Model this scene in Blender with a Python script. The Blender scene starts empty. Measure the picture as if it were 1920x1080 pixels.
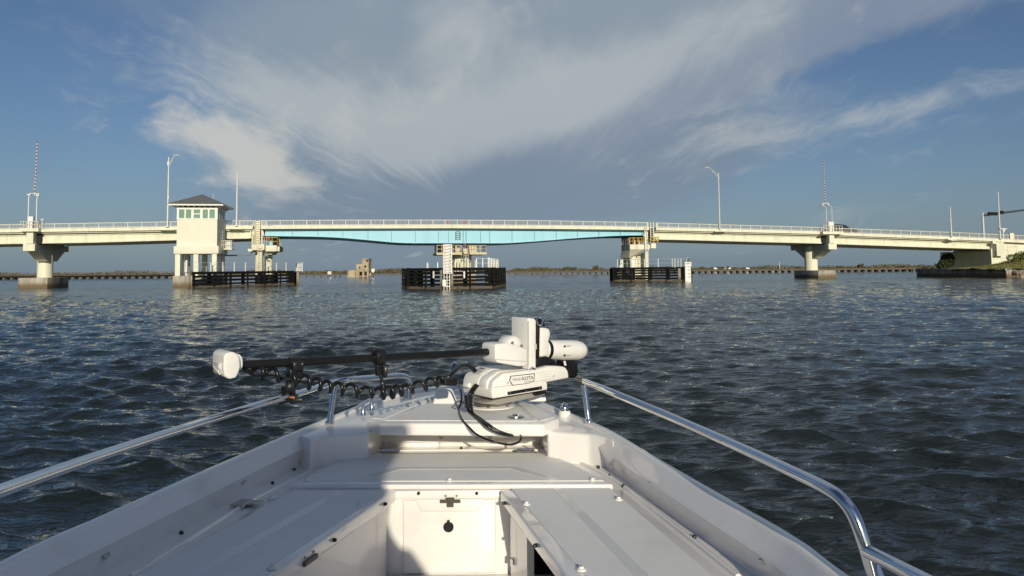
import bpy, bmesh, math, random
import numpy as np
from mathutils import Vector, Matrix
R = math.radians
rnd = random.Random(7)
SC = bpy.context.scene
COL = SC.collection

# ------------------------------------------------------------------ camera, sky, sun, exposure
F = 1400.0                      # focal length in photo pixels (1920 wide)
CH = 1.8                        # camera height above the water
PITCH, ROLL = R(3.5), -0.0095
CY = 505 - F*math.tan(PITCH)
CAMM = Matrix.Rotation(R(90)+PITCH, 3, 'X') @ Matrix.Rotation(ROLL, 3, 'Z')
cd = bpy.data.cameras.new('camera'); cam = bpy.data.objects.new('camera', cd); COL.objects.link(cam)
cam.matrix_world = Matrix.Translation((0, 0, CH)) @ CAMM.to_4x4()
cd.sensor_width = 36; cd.lens = 36*F/1920; cd.shift_y = (CY-540)/1920
cd.clip_start = .05; cd.clip_end = 30000
SC.camera = cam
SUN_EL, SUN_AZ = R(17), R(11)   # azimuth of the sun, from straight behind the camera towards +X
sdir = Vector((math.sin(SUN_AZ)*math.cos(SUN_EL), -math.cos(SUN_AZ)*math.cos(SUN_EL), math.sin(SUN_EL)))
sl = bpy.data.lights.new('sun', 'SUN'); sl.energy = 3.9; sl.angle = R(.55); sl.color = (1, .92, .72)
so = bpy.data.objects.new('sun', sl); COL.objects.link(so); so.rotation_euler = sdir.to_track_quat('Z', 'Y').to_euler()
SC.view_settings.view_transform = 'Standard'; SC.view_settings.look = 'None'
SC.view_settings.exposure = 0.0; SC.view_settings.gamma = 1; SC.view_settings.use_curve_mapping = False

world = bpy.data.worlds.new('World'); SC.world = world; world.use_nodes = True
def build_world():
    nt = world.node_tree; N = nt.nodes; L = nt.links; N.clear()
    out = N.new('ShaderNodeOutputWorld'); bg = N.new('ShaderNodeBackground'); bg.inputs[1].default_value = .068
    L.new(bg.outputs[0], out.inputs[0])
    sky = N.new('ShaderNodeTexSky'); sky.sky_type = 'NISHITA'; sky.sun_disc = False
    sky.sun_elevation = SUN_EL; sky.sun_rotation = R(180)-SUN_AZ; sky.altitude = 0
    sky.air_density = 1.0; sky.dust_density = .6; sky.ozone_density = 2.2
    def val(v):
        return v
    def M(op, a, b=None, c=None, clamp=False):
        n = N.new('ShaderNodeMath'); n.operation = op; n.use_clamp = clamp
        for i, x in enumerate((a, b, c)):
            if x is None: continue
            if isinstance(x, (int, float)): n.inputs[i].default_value = x
            else: L.new(x, n.inputs[i])
        return n.outputs[0]
    def SS(x, a, b):
        n = N.new('ShaderNodeMapRange'); n.interpolation_type = 'SMOOTHSTEP'
        L.new(x, n.inputs[0]); n.inputs[1].default_value = a; n.inputs[2].default_value = b
        return n.outputs[0]
    def MIX(f, a, b, mode='MIX'):
        n = N.new('ShaderNodeMix'); n.data_type = 'RGBA'; n.blend_type = mode
        for i, x in ((0, f), (6, a), (7, b)):
            if isinstance(x, (int, float)): n.inputs[i].default_value = x
            elif isinstance(x, tuple): n.inputs[i].default_value = (*x, 1)
            else: L.new(x, n.inputs[i])
        return n.outputs[2]
    tc = N.new('ShaderNodeTexCoord'); sep = N.new('ShaderNodeSeparateXYZ'); L.new(tc.outputs['Generated'], sep.inputs[0])
    x, y, z = sep.outputs
    az = M('ARCTAN2', x, y); el = M('ARCSINE', z)
    U = M('MULTIPLY', az, 1.4); V = M('MULTIPLY', el, 1.4)        # about thousands of photo pixels from the horizon's centre
    # cloud-plane coordinates: far clouds flatten towards the horizon
    zz = M('ADD', M('MAXIMUM', z, 0.0), .10)
    cx, cyy = M('DIVIDE', x, zz), M('DIVIDE', y, zz)
    def noise(vx, vy, vz, scale, detail=6, rough=.55, dist=0):
        c = N.new('ShaderNodeCombineXYZ')
        for i, q in enumerate((vx, vy, vz)):
            if isinstance(q, (int, float)): c.inputs[i].default_value = q
            else: L.new(q, c.inputs[i])
        n = N.new('ShaderNodeTexNoise'); n.inputs['Scale'].default_value = scale; n.inputs['Detail'].default_value = detail
        n.inputs['Roughness'].default_value = rough; n.inputs['Distortion'].default_value = dist
        L.new(c.outputs[0], n.inputs['Vector']); return n.outputs['Fac']
    # streaks that fan out from the low centre of the storm cloud
    fu, fv = M('ADD', U, .04), M('ADD', V, -.07)
    rr = M('SQRT', M('ADD', M('MULTIPLY', fu, fu), M('MULTIPLY', fv, fv)))
    th = M('ARCTAN2', fv, fu)
    flat = M('ABSOLUTE', M('COSINE', th))
    warp = noise(U, V, 3.3, 2.2, 4, .6)
    thw = M('ADD', th, M('MULTIPLY', M('ADD', warp, -.5), .5))
    soft = noise(U, V, 4.4, 2.6, 7, .55, .6)
    def flatten(n):
        # streaky to the sides, cloudy overhead
        f2 = M('POWER', flat, 2.5); return M('ADD', M('MULTIPLY', n, f2), M('MULTIPLY', soft, M('SUBTRACT', 1.0, f2)))
    fan = flatten(noise(M('MULTIPLY', thw, 3.6), M('MULTIPLY', rr, 1.7), 1.7, 1.7, 9, .6))
    fine = flatten(noise(M('MULTIPLY', thw, 10.0), M('MULTIPLY', rr, 4.5), 5.1, 2.2, 9, .65))
    billow = noise(U, V, 8.8, 7.5, 9, .6, .5)
    broad = noise(U, V, 2.1, 2.4, 5, .5, .3)
    def ell(px, py, sx, sy, rot, hard=.0):
        """soft ellipse of the sky: centre and half sizes in thousands of pixels, rot counter-clockwise"""
        du, dv = M('ADD', U, -(px-960)/1000), M('ADD', V, -(505-py)/1000)
        c, s = math.cos(R(rot)), math.sin(R(rot))
        a = M('ADD', M('MULTIPLY', du, c/sx*1000), M('MULTIPLY', dv, s/sx*1000))
        b = M('ADD', M('MULTIPLY', du, -s/sy*1000), M('MULTIPLY', dv, c/sy*1000))
        d = M('ADD', M('MULTIPLY', a, a), M('MULTIPLY', b, b))
        return M('EXPONENT', M('MULTIPLY', d, -1.0))
    def add(*xs):
        r = xs[0]
        for q in xs[1:]: r = M('ADD', r, q)
        return r
    def mul(a, k): return M('MULTIPLY', a, k)
    CL = build_world.clouds(ell, M, SS, add, mul, dict(soft=soft, fan=fan, fine=fine, billow=billow, broad=broad, U=U, V=V, z=z, cx=cx, cy=cyy, noise=noise))
    col = sky.outputs[0]
    # deepen the blue a little (phone colour), same everywhere
    col = MIX(1.0, col, (.70, .80, .97), 'MULTIPLY')
    K = 1/.068
    for dens, c in CL:
        col = MIX(dens, col, tuple(v*K for v in c))
    L.new(col, bg.inputs[0])
def clouds(ell, M, SS, add, mul, T):
    fan, fine, billow, broad, V, soft = T['fan'], T['fine'], T['billow'], T['broad'], T['V'], T['soft']
    out = []
    # distant rain haze low over the whole horizon
    hz = M('EXPONENT', mul(M('MAXIMUM', V, 0.0), -6.5))
    out.append((mul(hz, .78), (.165, .235, .315)))
    # thin cirrus veil everywhere (goes on all round)
    g = T['noise'](mul(T['cx'], .5), mul(T['cy'], .35), .0, 1.2, 8, .6, .6)
    out.append((mul(SS(g, .46, .80), .2), (.26, .33, .41)))
    # grey storm veil, lilac underside
    U = T['U']
    veil = add(mul(ell(880, 340, 450, 170, 4), 1.15), mul(ell(1060, 190, 420, 130, 18), 1.05), mul(ell(760, 110, 360, 140, -18), .7), mul(ell(1350, 300, 190, 70, 18), .55))
    vd = SS(add(veil, mul(M('ADD', fan, -.5), 1.1), mul(M('ADD', broad, -.5), .8)), .12, 1.05)
    out.append((mul(vd, .9), (.20, .258, .335)))
    # the long lilac band to the upper right, with a fairly clean lower edge
    edge = add(V, mul(U, -.30), mul(M('ADD', fan, -.5), .16), mul(M('ADD', broad, -.5), .10))
    band = M('MULTIPLY', M('MULTIPLY', SS(edge, .15, .20), SS(U, -.25, .30)), M('SUBTRACT', 1.0, mul(SS(add(V, mul(U, -.30)), .33, .95), .35)))
    out.append((mul(band, .82), (.235, .285, .375)))
    up = add(ell(960, 90, 480, 170, 10), mul(ell(660, 130, 220, 110, -15), .6), mul(ell(1050, -620, 1300, 640, 0), 1.3))  # last ellipse: unseen veil overhead, added to brighten the water's reflections
    ud = SS(add(up, mul(M('ADD', soft, -.5), 1.1), mul(M('ADD', fan, -.5), .6)), .15, 1.2)
    out.append((mul(ud, .76), (.28, .345, .40)))
    # paler streaks fanning out
    pale = add(mul(ell(930, 225, 300, 75, 18), .85), mul(ell(1230, 130, 380, 60, 23), .85), mul(ell(1430, 225, 190, 70, 18), .72), mul(ell(1650, 245, 300, 26, 9), .62),
               mul(ell(400, 175, 330, 70, -14), .72), mul(ell(690, 225, 190, 90, -10), .75), mul(ell(1900, 70, 120, 22, 12), .8), mul(ell(820, 60, 260, 80, -20), .5), mul(ell(1700, 400, 330, 26, 9), .4), mul(ell(1400, 330, 300, 18, 8), .45))
    pd = SS(add(pale, mul(M('ADD', fan, -.5), 1.8), mul(M('ADD', fine, -.5), 1.3), mul(M('ADD', billow, -.5), .7)), .26, 1.3)
    out.append((mul(pd, .72), (.45, .49, .51)))
    # sunlit shoulder of the cloud, left
    br = add(mul(ell(390, 262, 95, 32, -14), .95), mul(ell(480, 305, 100, 50, -38), .95), mul(ell(555, 335, 90, 34, -8), .75), mul(ell(600, 250, 130, 50, 15), .5), mul(ell(430, 345, 70, 16, 5), .5))
    bd = SS(add(br, mul(M('ADD', billow, -.5), 2.2), mul(M('ADD', fine, -.5), 1.2)), .2, 1.3)
    out.append((mul(bd, .84), (.58, .58, .54)))
    # small far puffs
    pf = add(ell(783, 474, 17, 6, 14), mul(ell(47, 147, 17, 4, -6), .9), mul(ell(765, 479, 24, 3, 5), .6))
    pfd = SS(add(pf, mul(M('ADD', billow, -.5), 1.2)), .35, 1.1)
    out.append((mul(pfd, .42), (.42, .44, .46)))
    return out
build_world.clouds = clouds
build_world()

# ------------------------------------------------------------------ picture <-> world measuring helpers
def ray(px, py): return CAMM @ Vector(((px-960)/F, -(py-CY)/F, -1))
def G(px, py, z):
    d = ray(px, py); t = (z-CH)/d.z; return Vector((d.x*t, d.y*t, z))
def PY(px, py, Y):
    d = ray(px, py); t = Y/d.y; return Vector((d.x*t, Y, CH+d.z*t))
BA = math.atan(.183)
BU, BV, B0 = Vector((math.cos(BA), math.sin(BA), 0)), Vector((-math.sin(BA), math.cos(BA), 0)), Vector((0, 105, 0))
def BR(px, py, t=0):
    """(s, z) on the vertical plane parallel to the bridge, t metres behind the near girder"""
    d = ray(px, py); o = Vector((0, 0, CH)); k = ((B0+BV*t-o).dot(BV))/d.dot(BV); p = o+d*k
    return (p-B0).dot(BU), p.z
def W(s, t, z): return B0+BU*s+BV*t+Vector((0, 0, z))

# ------------------------------------------------------------------ materials
MATS = {}
def mat(name, col, rough=.6, metal=0, col2=None, scale=3, bump=0, bscale=30, stretch=(1, 1, 1), coat=0, spec=.5, contrast=(.35, .7), ior=None):
    m = bpy.data.materials.new(name); m.use_nodes = True; nt = m.node_tree; b = nt.nodes['Principled BSDF']
    b.inputs['Base Color'].default_value = (*col, 1); b.inputs['Roughness'].default_value = rough; b.inputs['Metallic'].default_value = metal
    b.inputs['Coat Weight'].default_value = coat; b.inputs['Coat Roughness'].default_value = .06; b.inputs['Specular IOR Level'].default_value = spec
    if ior: b.inputs['IOR'].default_value = ior
    if col2 or bump:
        tc = nt.nodes.new('ShaderNodeNewGeometry'); mp = nt.nodes.new('ShaderNodeMapping'); mp.inputs['Scale'].default_value = stretch
        nt.links.new(tc.outputs['Position'], mp.inputs['Vector'])
    if col2:
        n = nt.nodes.new('ShaderNodeTexNoise'); n.inputs['Scale'].default_value = scale; n.inputs['Detail'].default_value = 8; n.inputs['Roughness'].default_value = .6
        nt.links.new(mp.outputs[0], n.inputs['Vector'])
        mr = nt.nodes.new('ShaderNodeMapRange'); mr.inputs[1].default_value, mr.inputs[2].default_value = contrast
        nt.links.new(n.outputs['Fac'], mr.inputs[0])
        mx = nt.nodes.new('ShaderNodeMix'); mx.data_type = 'RGBA'; mx.inputs[6].default_value = (*col, 1); mx.inputs[7].default_value = (*col2, 1)
        nt.links.new(mr.outputs[0], mx.inputs[0]); nt.links.new(mx.outputs[2], b.inputs['Base Color'])
    if bump:
        n2 = nt.nodes.new('ShaderNodeTexNoise'); n2.inputs['Scale'].default_value = bscale; n2.inputs['Detail'].default_value = 4
        nt.links.new(mp.outputs[0], n2.inputs['Vector'])
        bp = nt.nodes.new('ShaderNodeBump'); bp.inputs['Strength'].default_value = bump; bp.inputs['Distance'].default_value = .02
        nt.links.new(n2.outputs['Fac'], bp.inputs['Height']); nt.links.new(bp.outputs[0], b.inputs['Normal'])
    MATS[name] = m; return m
gel = mat('white_gelcoat', (.80, .765, .74), .34, 0, (.66, .625, .59), 4.2, .04, 60, coat=.75, contrast=(.52, .86))
nonskid = mat('nonskid_gelcoat', (.80, .785, .755), .55, 0, (.77, .755, .725), 3)
smoothgrey = mat('smooth_gelcoat_band', (.68, .66, .64), .3, 0, (.65, .63, .61), 4, coat=.4)
chrome = mat('polished_steel', (.72, .72, .73), .1, 1, (.66, .66, .68), 14)
chrome2 = mat('brushed_steel', (.5, .5, .5), .28, 1, (.4, .4, .4), 30)
black = mat('black_plastic', (.008, .008, .0085), .38, 0, (.013, .013, .013), 20, .1, 80, spec=.35)
rubber = mat('black_rubber', (.008, .008, .0085), .3, 0, (.013, .013, .013), 25, spec=.4)
shaftm = mat('black_composite', (.007, .007, .0075), .35, 0, (.011, .011, .012), 12, spec=.3)
whitepl = mat('white_powder_coat', (.80, .775, .735), .42, 0, (.75, .725, .69), 9, .05, 120, coat=.15)
greypl = mat('light_grey_plastic', (.55, .54, .52), .5, 0, (.5, .49, .47), 12)
bronze = mat('grey_composite_plate', (.30, .28, .25), .35, 0, (.26, .24, .22), 8)
latchm = mat('dark_latch', (.09, .078, .065), .4, .3, (.07, .06, .05), 12)
ink = mat('black_print', (.01, .01, .01), .5, 0, (.014, .014, .014), 20)
orange = mat('orange_plastic', (.38, .12, .03), .6, 0, (.3, .09, .025), 20)
bluef = mat('blue_plastic', (.03, .07, .2), .3, 0, (.02, .05, .15), 12)
cream = mat('cream_painted_concrete', (.735, .725, .58), .75, 0, (.60, .565, .445), 1.1, .1, 6, (1, 1, .16), contrast=(.46, .78))
creamhouse = mat('cream_stucco', (.75, .74, .61), .8, 0, (.70, .67, .55), .9, .25, 9, (1, 1, .25))
conc = mat('bare_concrete', (.44, .41, .34), .85, 0, (.20, .185, .15), .8, .3, 5, (1, 1, .22), contrast=(.42, .66))
growth = mat('barnacle_band', (.16, .11, .06), .95, 0, (.07, .05, .03), 2.5, .5, 8)
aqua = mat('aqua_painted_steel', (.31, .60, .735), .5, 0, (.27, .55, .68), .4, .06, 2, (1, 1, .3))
aquadk = mat('aqua_steel_shaded', (.16, .37, .42), .5, 0, (.13, .32, .37), 1)  # darker copy of the aqua paint, with shade put into the colour
railm = mat('pale_rail_paint', (.66, .63, .55), .6, 0, (.56, .53, .46), 2)
whitep = mat('white_paint', (.78, .77, .73), .5, 0, (.70, .69, .65), 2)
galv = mat('galvanised_steel', (.60, .60, .59), .5, .15, (.5, .5, .5), 3)
timber = mat('black_tarred_timber', (.008, .008, .008), .7, 0, (.014, .0135, .013), 1.2, .3, 6, (1, 1, 3), spec=.12)
wood = mat('weathered_wood', (.16, .125, .09), .9, 0, (.09, .07, .05), 1.5, .3, 5)
rooft = mat('grey_metal_roof', (.20, .195, .195), .5, .2, (.17, .165, .165), 1)
glassg = mat('green_window_glass', (.19, .33, .24), .12, 0, (.16, .29, .21), 1, spec=.7)
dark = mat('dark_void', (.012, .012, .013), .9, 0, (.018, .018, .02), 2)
asphalt = mat('asphalt', (.05, .05, .05), .9, 0, (.04, .04, .04), 3)
yellowp = mat('yellow_paint', (.62, .46, .08), .6, 0, (.5, .36, .06), 3)
creamrail = mat('cream_rail_paint', (.64, .56, .36), .6, 0, (.5, .43, .26), 3)
redp = mat('red_paint', (.22, .02, .018), .5, 0, (.16, .015, .014), 3)
greyp = mat('grey_paint', (.22, .24, .27), .5, 0, (.17, .18, .2), 3)
darkg = mat('dark_grey_steel', (.06, .065, .075), .5, 0, (.045, .05, .055), 3)
carp = mat('black_car_paint', (.012, .014, .018), .2, 0, (.016, .018, .022), 3, coat=.8)
carg = mat('car_glass', (.02, .025, .03), .08, 0, (.015, .02, .02), 3)
ruinm = mat('sand_coloured_ruin', (.46, .38, .26), .9, 0, (.26, .2, .13), .7, .4, 3, contrast=(.4, .68))
grass = mat('dry_grass', (.27, .235, .075), .95, 0, (.14, .15, .04), .5, .6, 4, contrast=(.38, .62))
leaf = mat('dark_leaves', (.022, .034, .012), .75, 0, (.06, .075, .025), 1.2)
leaf2 = mat('mangrove_leaves', (.10, .095, .035), .85, 0, (.17, .135, .065), .15)
scrub = mat('scrub_leaves', (.15, .115, .065), .9, 0, (.09, .08, .04), .12)
palml = mat('palm_leaves', (.10, .10, .045), .8, 0, (.17, .14, .07), .7)
bankl = mat('bank_leaves', (.10, .13, .035), .8, 0, (.16, .19, .06), 1.5)
bark = mat('bark', (.12, .09, .06), .9, 0, (.07, .05, .035), 4)
mud = mat('shore_mud', (.18, .14, .09), .95, 0, (.1, .08, .05), .3)
stone = mat('riprap_stone', (.34, .28, .2), .9, 0, (.16, .12, .08), 1.1, .4, 4)
skin = mat('skin', (.45, .26, .17), .5, 0, (.4, .22, .14), 10)
cloth = mat('grey_shirt', (.25, .27, .3), .8, 0, (.2, .22, .25), 8)
cloth2 = mat('dark_shorts', (.05, .06, .08), .85, 0, (.04, .05, .06), 8)
tint = mat('tinted_acrylic', (.03, .035, .04), .1, 0, (.025, .03, .035), 3)

def dots_bump(m, scale, strength, dist=.004):
    """fine moulded diamond relief of the anti-slip deck"""
    nt = m.node_tree; b = nt.nodes['Principled BSDF']; geo = nt.nodes.new('ShaderNodeNewGeometry')
    mp = nt.nodes.new('ShaderNodeMapping'); mp.inputs['Rotation'].default_value = (0, 0, R(45)); mp.inputs['Scale'].default_value = (scale,)*3
    v = nt.nodes.new('ShaderNodeTexVoronoi'); v.inputs['Randomness'].default_value = .05; v.inputs['Scale'].default_value = 1
    bp = nt.nodes.new('ShaderNodeBump'); bp.inputs['Strength'].default_value = strength; bp.inputs['Distance'].default_value = dist; bp.invert = True
    nt.links.new(geo.outputs['Position'], mp.inputs['Vector']); nt.links.new(mp.outputs[0], v.inputs['Vector'])
    nt.links.new(v.outputs['Distance'], bp.inputs['Height']); nt.links.new(bp.outputs[0], b.inputs['Normal'])
dots_bump(nonskid, 96, .6, .005)

def runs(m, col, scale, lo, hi, amt, zs=.07):
    """wear: dirt and rust that has run down from joints"""
    nt = m.node_tree; b = nt.nodes['Principled BSDF']; src = b.inputs['Base Color'].links[0].from_socket
    geo = nt.nodes.new('ShaderNodeNewGeometry'); mp = nt.nodes.new('ShaderNodeMapping'); mp.inputs['Scale'].default_value = (1, 1, zs)
    n = nt.nodes.new('ShaderNodeTexNoise'); n.inputs['Scale'].default_value = scale; n.inputs['Detail'].default_value = 7; n.inputs['Roughness'].default_value = .65
    nt.links.new(geo.outputs['Position'], mp.inputs[0]); nt.links.new(mp.outputs[0], n.inputs['Vector'])
    mr = nt.nodes.new('ShaderNodeMapRange'); mr.inputs[1].default_value = lo; mr.inputs[2].default_value = hi; mr.inputs[4].default_value = amt; nt.links.new(n.outputs['Fac'], mr.inputs[0])
    mx = nt.nodes.new('ShaderNodeMix'); mx.data_type = 'RGBA'; mx.inputs[7].default_value = (*col, 1)
    nt.links.new(mr.outputs[0], mx.inputs[0]); nt.links.new(src, mx.inputs[6]); nt.links.new(mx.outputs[2], b.inputs['Base Color'])
runs(cream, (.40, .33, .22), 2.2, .55, .8, .6); runs(creamhouse, (.5, .45, .34), 2.6, .58, .85, .35); runs(aqua, (.24, .36, .38), 1.6, .58, .85, .5); runs(conc, (.07, .06, .045), 1.8, .5, .75, .8, .12)
runs(creamrail, (.35, .2, .08), 3, .52, .75, .7, .3); runs(whitepl, (.62, .58, .52), 5, .58, .9, .35, 1); runs(gel, (.55, .50, .45), 9, .6, .85, .3, 1); runs(nonskid, (.55, .52, .48), 3.2, .5, .85, .45, 1)
def tide_stain(m, z0, z1, col):
    """wear: brown growth left by the tide between two heights"""
    nt = m.node_tree; b = nt.nodes['Principled BSDF']; src = b.inputs['Base Color'].links[0].from_socket
    geo = nt.nodes.new('ShaderNodeNewGeometry'); sp = nt.nodes.new('ShaderNodeSeparateXYZ'); nt.links.new(geo.outputs['Position'], sp.inputs[0])
    n = nt.nodes.new('ShaderNodeTexNoise'); n.inputs['Scale'].default_value = 1.6; n.inputs['Detail'].default_value = 6; nt.links.new(geo.outputs['Position'], n.inputs['Vector'])
    ad = nt.nodes.new('ShaderNodeMath'); ad.operation = 'MULTIPLY_ADD'; ad.inputs[1].default_value = -.5; nt.links.new(n.outputs['Fac'], ad.inputs[0]); nt.links.new(sp.outputs[2], ad.inputs[2])
    mr = nt.nodes.new('ShaderNodeMapRange'); mr.inputs[1].default_value = z1-.25; mr.inputs[2].default_value = z0-.25; nt.links.new(ad.outputs[0], mr.inputs[0])
    mx = nt.nodes.new('ShaderNodeMix'); mx.data_type = 'RGBA'; mx.inputs[7].default_value = (*col, 1)
    nt.links.new(mr.outputs[0], mx.inputs[0]); nt.links.new(src, mx.inputs[6]); nt.links.new(mx.outputs[2], b.inputs['Base Color'])
tide_stain(conc, .3, .75, (.15, .105, .055))
tide_stain(timber, .05, .25, (.07, .05, .03))

# ------------------------------------------------------------------ mesh helpers
class MB:
    def __init__(s): s.v, s.f, s.mi = [], [], []
    def quad(s, pts, i=0):
        b = len(s.v); s.v += [Vector(p) for p in pts]; s.f.append(tuple(range(b, b+len(pts)))); s.mi.append(i); return s
    def hexa(s, a, b, i=0):
        """two matching quads a (bottom, ccw) and b (top)"""
        k = len(s.v); s.v += [Vector(p) for p in a]+[Vector(p) for p in b]; n = len(a)
        s.f.append(tuple(k+j for j in reversed(range(n)))); s.f.append(tuple(k+n+j for j in range(n)))
        for j in range(n):
            q = (j+1) % n; s.f.append((k+j, k+q, k+n+q, k+n+j))
        s.mi += [i]*(n+2); return s
    def box(s, c, h, ax=None, i=0):
        """centre, half sizes, axes (x, y, z vectors)"""
        c = Vector(c); X, Y, Z = ax if ax else (Vector((1, 0, 0)), Vector((0, 1, 0)), Vector((0, 0, 1)))
        X, Y, Z = X*h[0], Y*h[1], Z*h[2]
        return s.hexa([c-X-Y-Z, c+X-Y-Z, c+X+Y-Z, c-X+Y-Z], [c-X-Y+Z, c+X-Y+Z, c+X+Y+Z, c-X+Y+Z], i)
    def bbox(s, s0, s1, t0, t1, z0, z1, i=0):
        """box in bridge coordinates"""
        return s.hexa([W(s0, t0, z0), W(s1, t0, z0), W(s1, t1, z0), W(s0, t1, z0)], [W(s0, t0, z1), W(s1, t0, z1), W(s1, t1, z1), W(s0, t1, z1)], i)
    def bar(s, a, b, w, d=None, up=Vector((0, 0, 1)), i=0):
        a, b = Vector(a), Vector(b); X = (b-a); l = X.length
        if l < 1e-6: return s
        X /= l
        if abs(X.dot(up)) > .98: up = Vector((0, 1, 0))
        Y = up.cross(X).normalized(); Z = X.cross(Y); d = d or w
        return s.box((a+b)/2, (l/2, w/2, d/2), (X, Y, Z), i)
    def tube(s, path, r, n=10, cap=True, i=0):
        path = [Vector(p) for p in path]; m = len(path); k = len(s.v)
        rs = r if isinstance(r, (list, tuple)) else [r]*m
        t = [(path[min(j+1, m-1)]-path[max(j-1, 0)]).normalized() for j in range(m)]
        up = Vector((0, 0, 1)) if abs(t[0].z) < .9 else Vector((0, 1, 0))
        nrm = (up-t[0]*up.dot(t[0])).normalized()
        for j in range(m):
            nrm = (nrm-t[j]*nrm.dot(t[j])).normalized(); bi = t[j].cross(nrm)
            for q in range(n):
                a = 2*math.pi*q/n; s.v.append(path[j]+(nrm*math.cos(a)+bi*math.sin(a))*rs[j])
        for j in range(m-1):
            for q in range(n):
                q2 = (q+1) % n; s.f.append((k+j*n+q, k+j*n+q2, k+(j+1)*n+q2, k+(j+1)*n+q)); s.mi.append(i)
        if cap:
            s.f.append(tuple(k+q for q in reversed(range(n)))); s.f.append(tuple(k+(m-1)*n+q for q in range(n))); s.mi += [i, i]
        return s
    def lathe(s, a, b, prof, n=20, i=0):
        """profile of (fraction or distance along a->b, radius)"""
        a, b = Vector(a), Vector(b); ax = (b-a); 
        return s.tube([a+ax*f for f, _ in prof], [max(r, 1e-4) for _, r in prof], n, True, i)
    def prism(s, poly, z0, z1, i=0):
        return s.hexa([Vector((p[0], p[1], z0)) for p in poly], [Vector((p[0], p[1], z1)) for p in poly], i)
    def build(s, name, m, parent=None, bevel=0, seg=2, smooth=False, ang=35, origin=None, base=True):
        me = bpy.data.meshes.new(name)
        pw = WORLD.get(parent.name, Vector((0, 0, 0))) if parent else Vector((0, 0, 0))
        if origin is None:
            if parent: org = pw
            else:
                xs = [p.x for p in s.v]; ys = [p.y for p in s.v]; zs = [p.z for p in s.v]
                org = Vector(((min(xs)+max(xs))/2, (min(ys)+max(ys))/2, min(zs)))
        else: org = Vector(origin)
        me.from_pydata([p-org for p in s.v], [], s.f)
        ms = m if isinstance(m, (list, tuple)) else [m]
        for q in ms: me.materials.append(q)
        if len(ms) > 1: me.polygons.foreach_set('material_index', s.mi)
        bm = bmesh.new(); bm.from_mesh(me)
        bmesh.ops.recalc_face_normals(bm, faces=bm.faces)
        if bevel:
            es = [e for e in bm.edges if len(e.link_faces) == 2 and e.calc_face_angle(0) > R(25)]
            bmesh.ops.bevel(bm, geom=es, offset=bevel, segments=seg, profile=.5, affect='EDGES', clamp_overlap=True)
        bm.to_mesh(me); bm.free()
        if smooth or bevel:
            me.polygons.foreach_set('use_smooth', [True]*len(me.polygons)); me.set_sharp_from_angle(angle=R(ang))
        o = bpy.data.objects.new(name, me); COL.objects.link(o); o.location = org-pw
        if parent: o.parent = parent
        WORLD[o.name] = org
        return o
WORLD = {}
def thing(name, label, cat, loc, group=None):
    o = bpy.data.objects.new(name, None); COL.objects.link(o); o.location = loc; o.empty_display_size = .2
    WORLD[o.name] = Vector(loc); o['label'] = label; o['category'] = cat
    if group: o['group'] = group
    return o
def tag(o, label, cat, group=None):
    o['label'] = label; o['category'] = cat
    if group: o['group'] = group
    return o
def struct(o, kind='structure'): o['kind'] = kind; return o
def copy_of(o, parent, loc):
    c = o.copy(); COL.objects.link(c); c.parent = parent; WORLD[c.name] = Vector(loc)
    c.location = Vector(loc)-WORLD[parent.name]; return c
def interp(x, xs, ys):
    return float(np.interp(x, xs, ys))
def smooth_path(pts, n=8):
    """Catmull-Rom through pts"""
    P = [Vector(p) for p in pts]; P = [P[0]*2-P[1]]+P+[P[-1]*2-P[-2]]; out = []
    for k in range(1, len(P)-2):
        for j in range(n):
            t = j/n; a, b, c, d = P[k-1], P[k], P[k+1], P[k+2]
            out.append(.5*((2*b)+(c-a)*t+(2*a-5*b+4*c-d)*t*t+(3*b-a-3*c+d)*t**3))
    out.append(P[-2]); return out

def flat_text(name, txt, size, bold, m_, align='LEFT'):
    """lettering as a flat mesh"""
    c = bpy.data.curves.new(name, 'FONT'); c.body = txt; c.size = size; c.offset = bold; c.align_x = align; c.resolution_u = 3
    t = bpy.data.objects.new('text_source', c); COL.objects.link(t); bpy.context.view_layer.update()
    me = bpy.data.meshes.new_from_object(t.evaluated_get(bpy.context.evaluated_depsgraph_get())); bpy.data.objects.remove(t)
    me.name = name; me.materials.clear(); me.materials.append(m_)
    o = bpy.data.objects.new(name, me); COL.objects.link(o); return o
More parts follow.
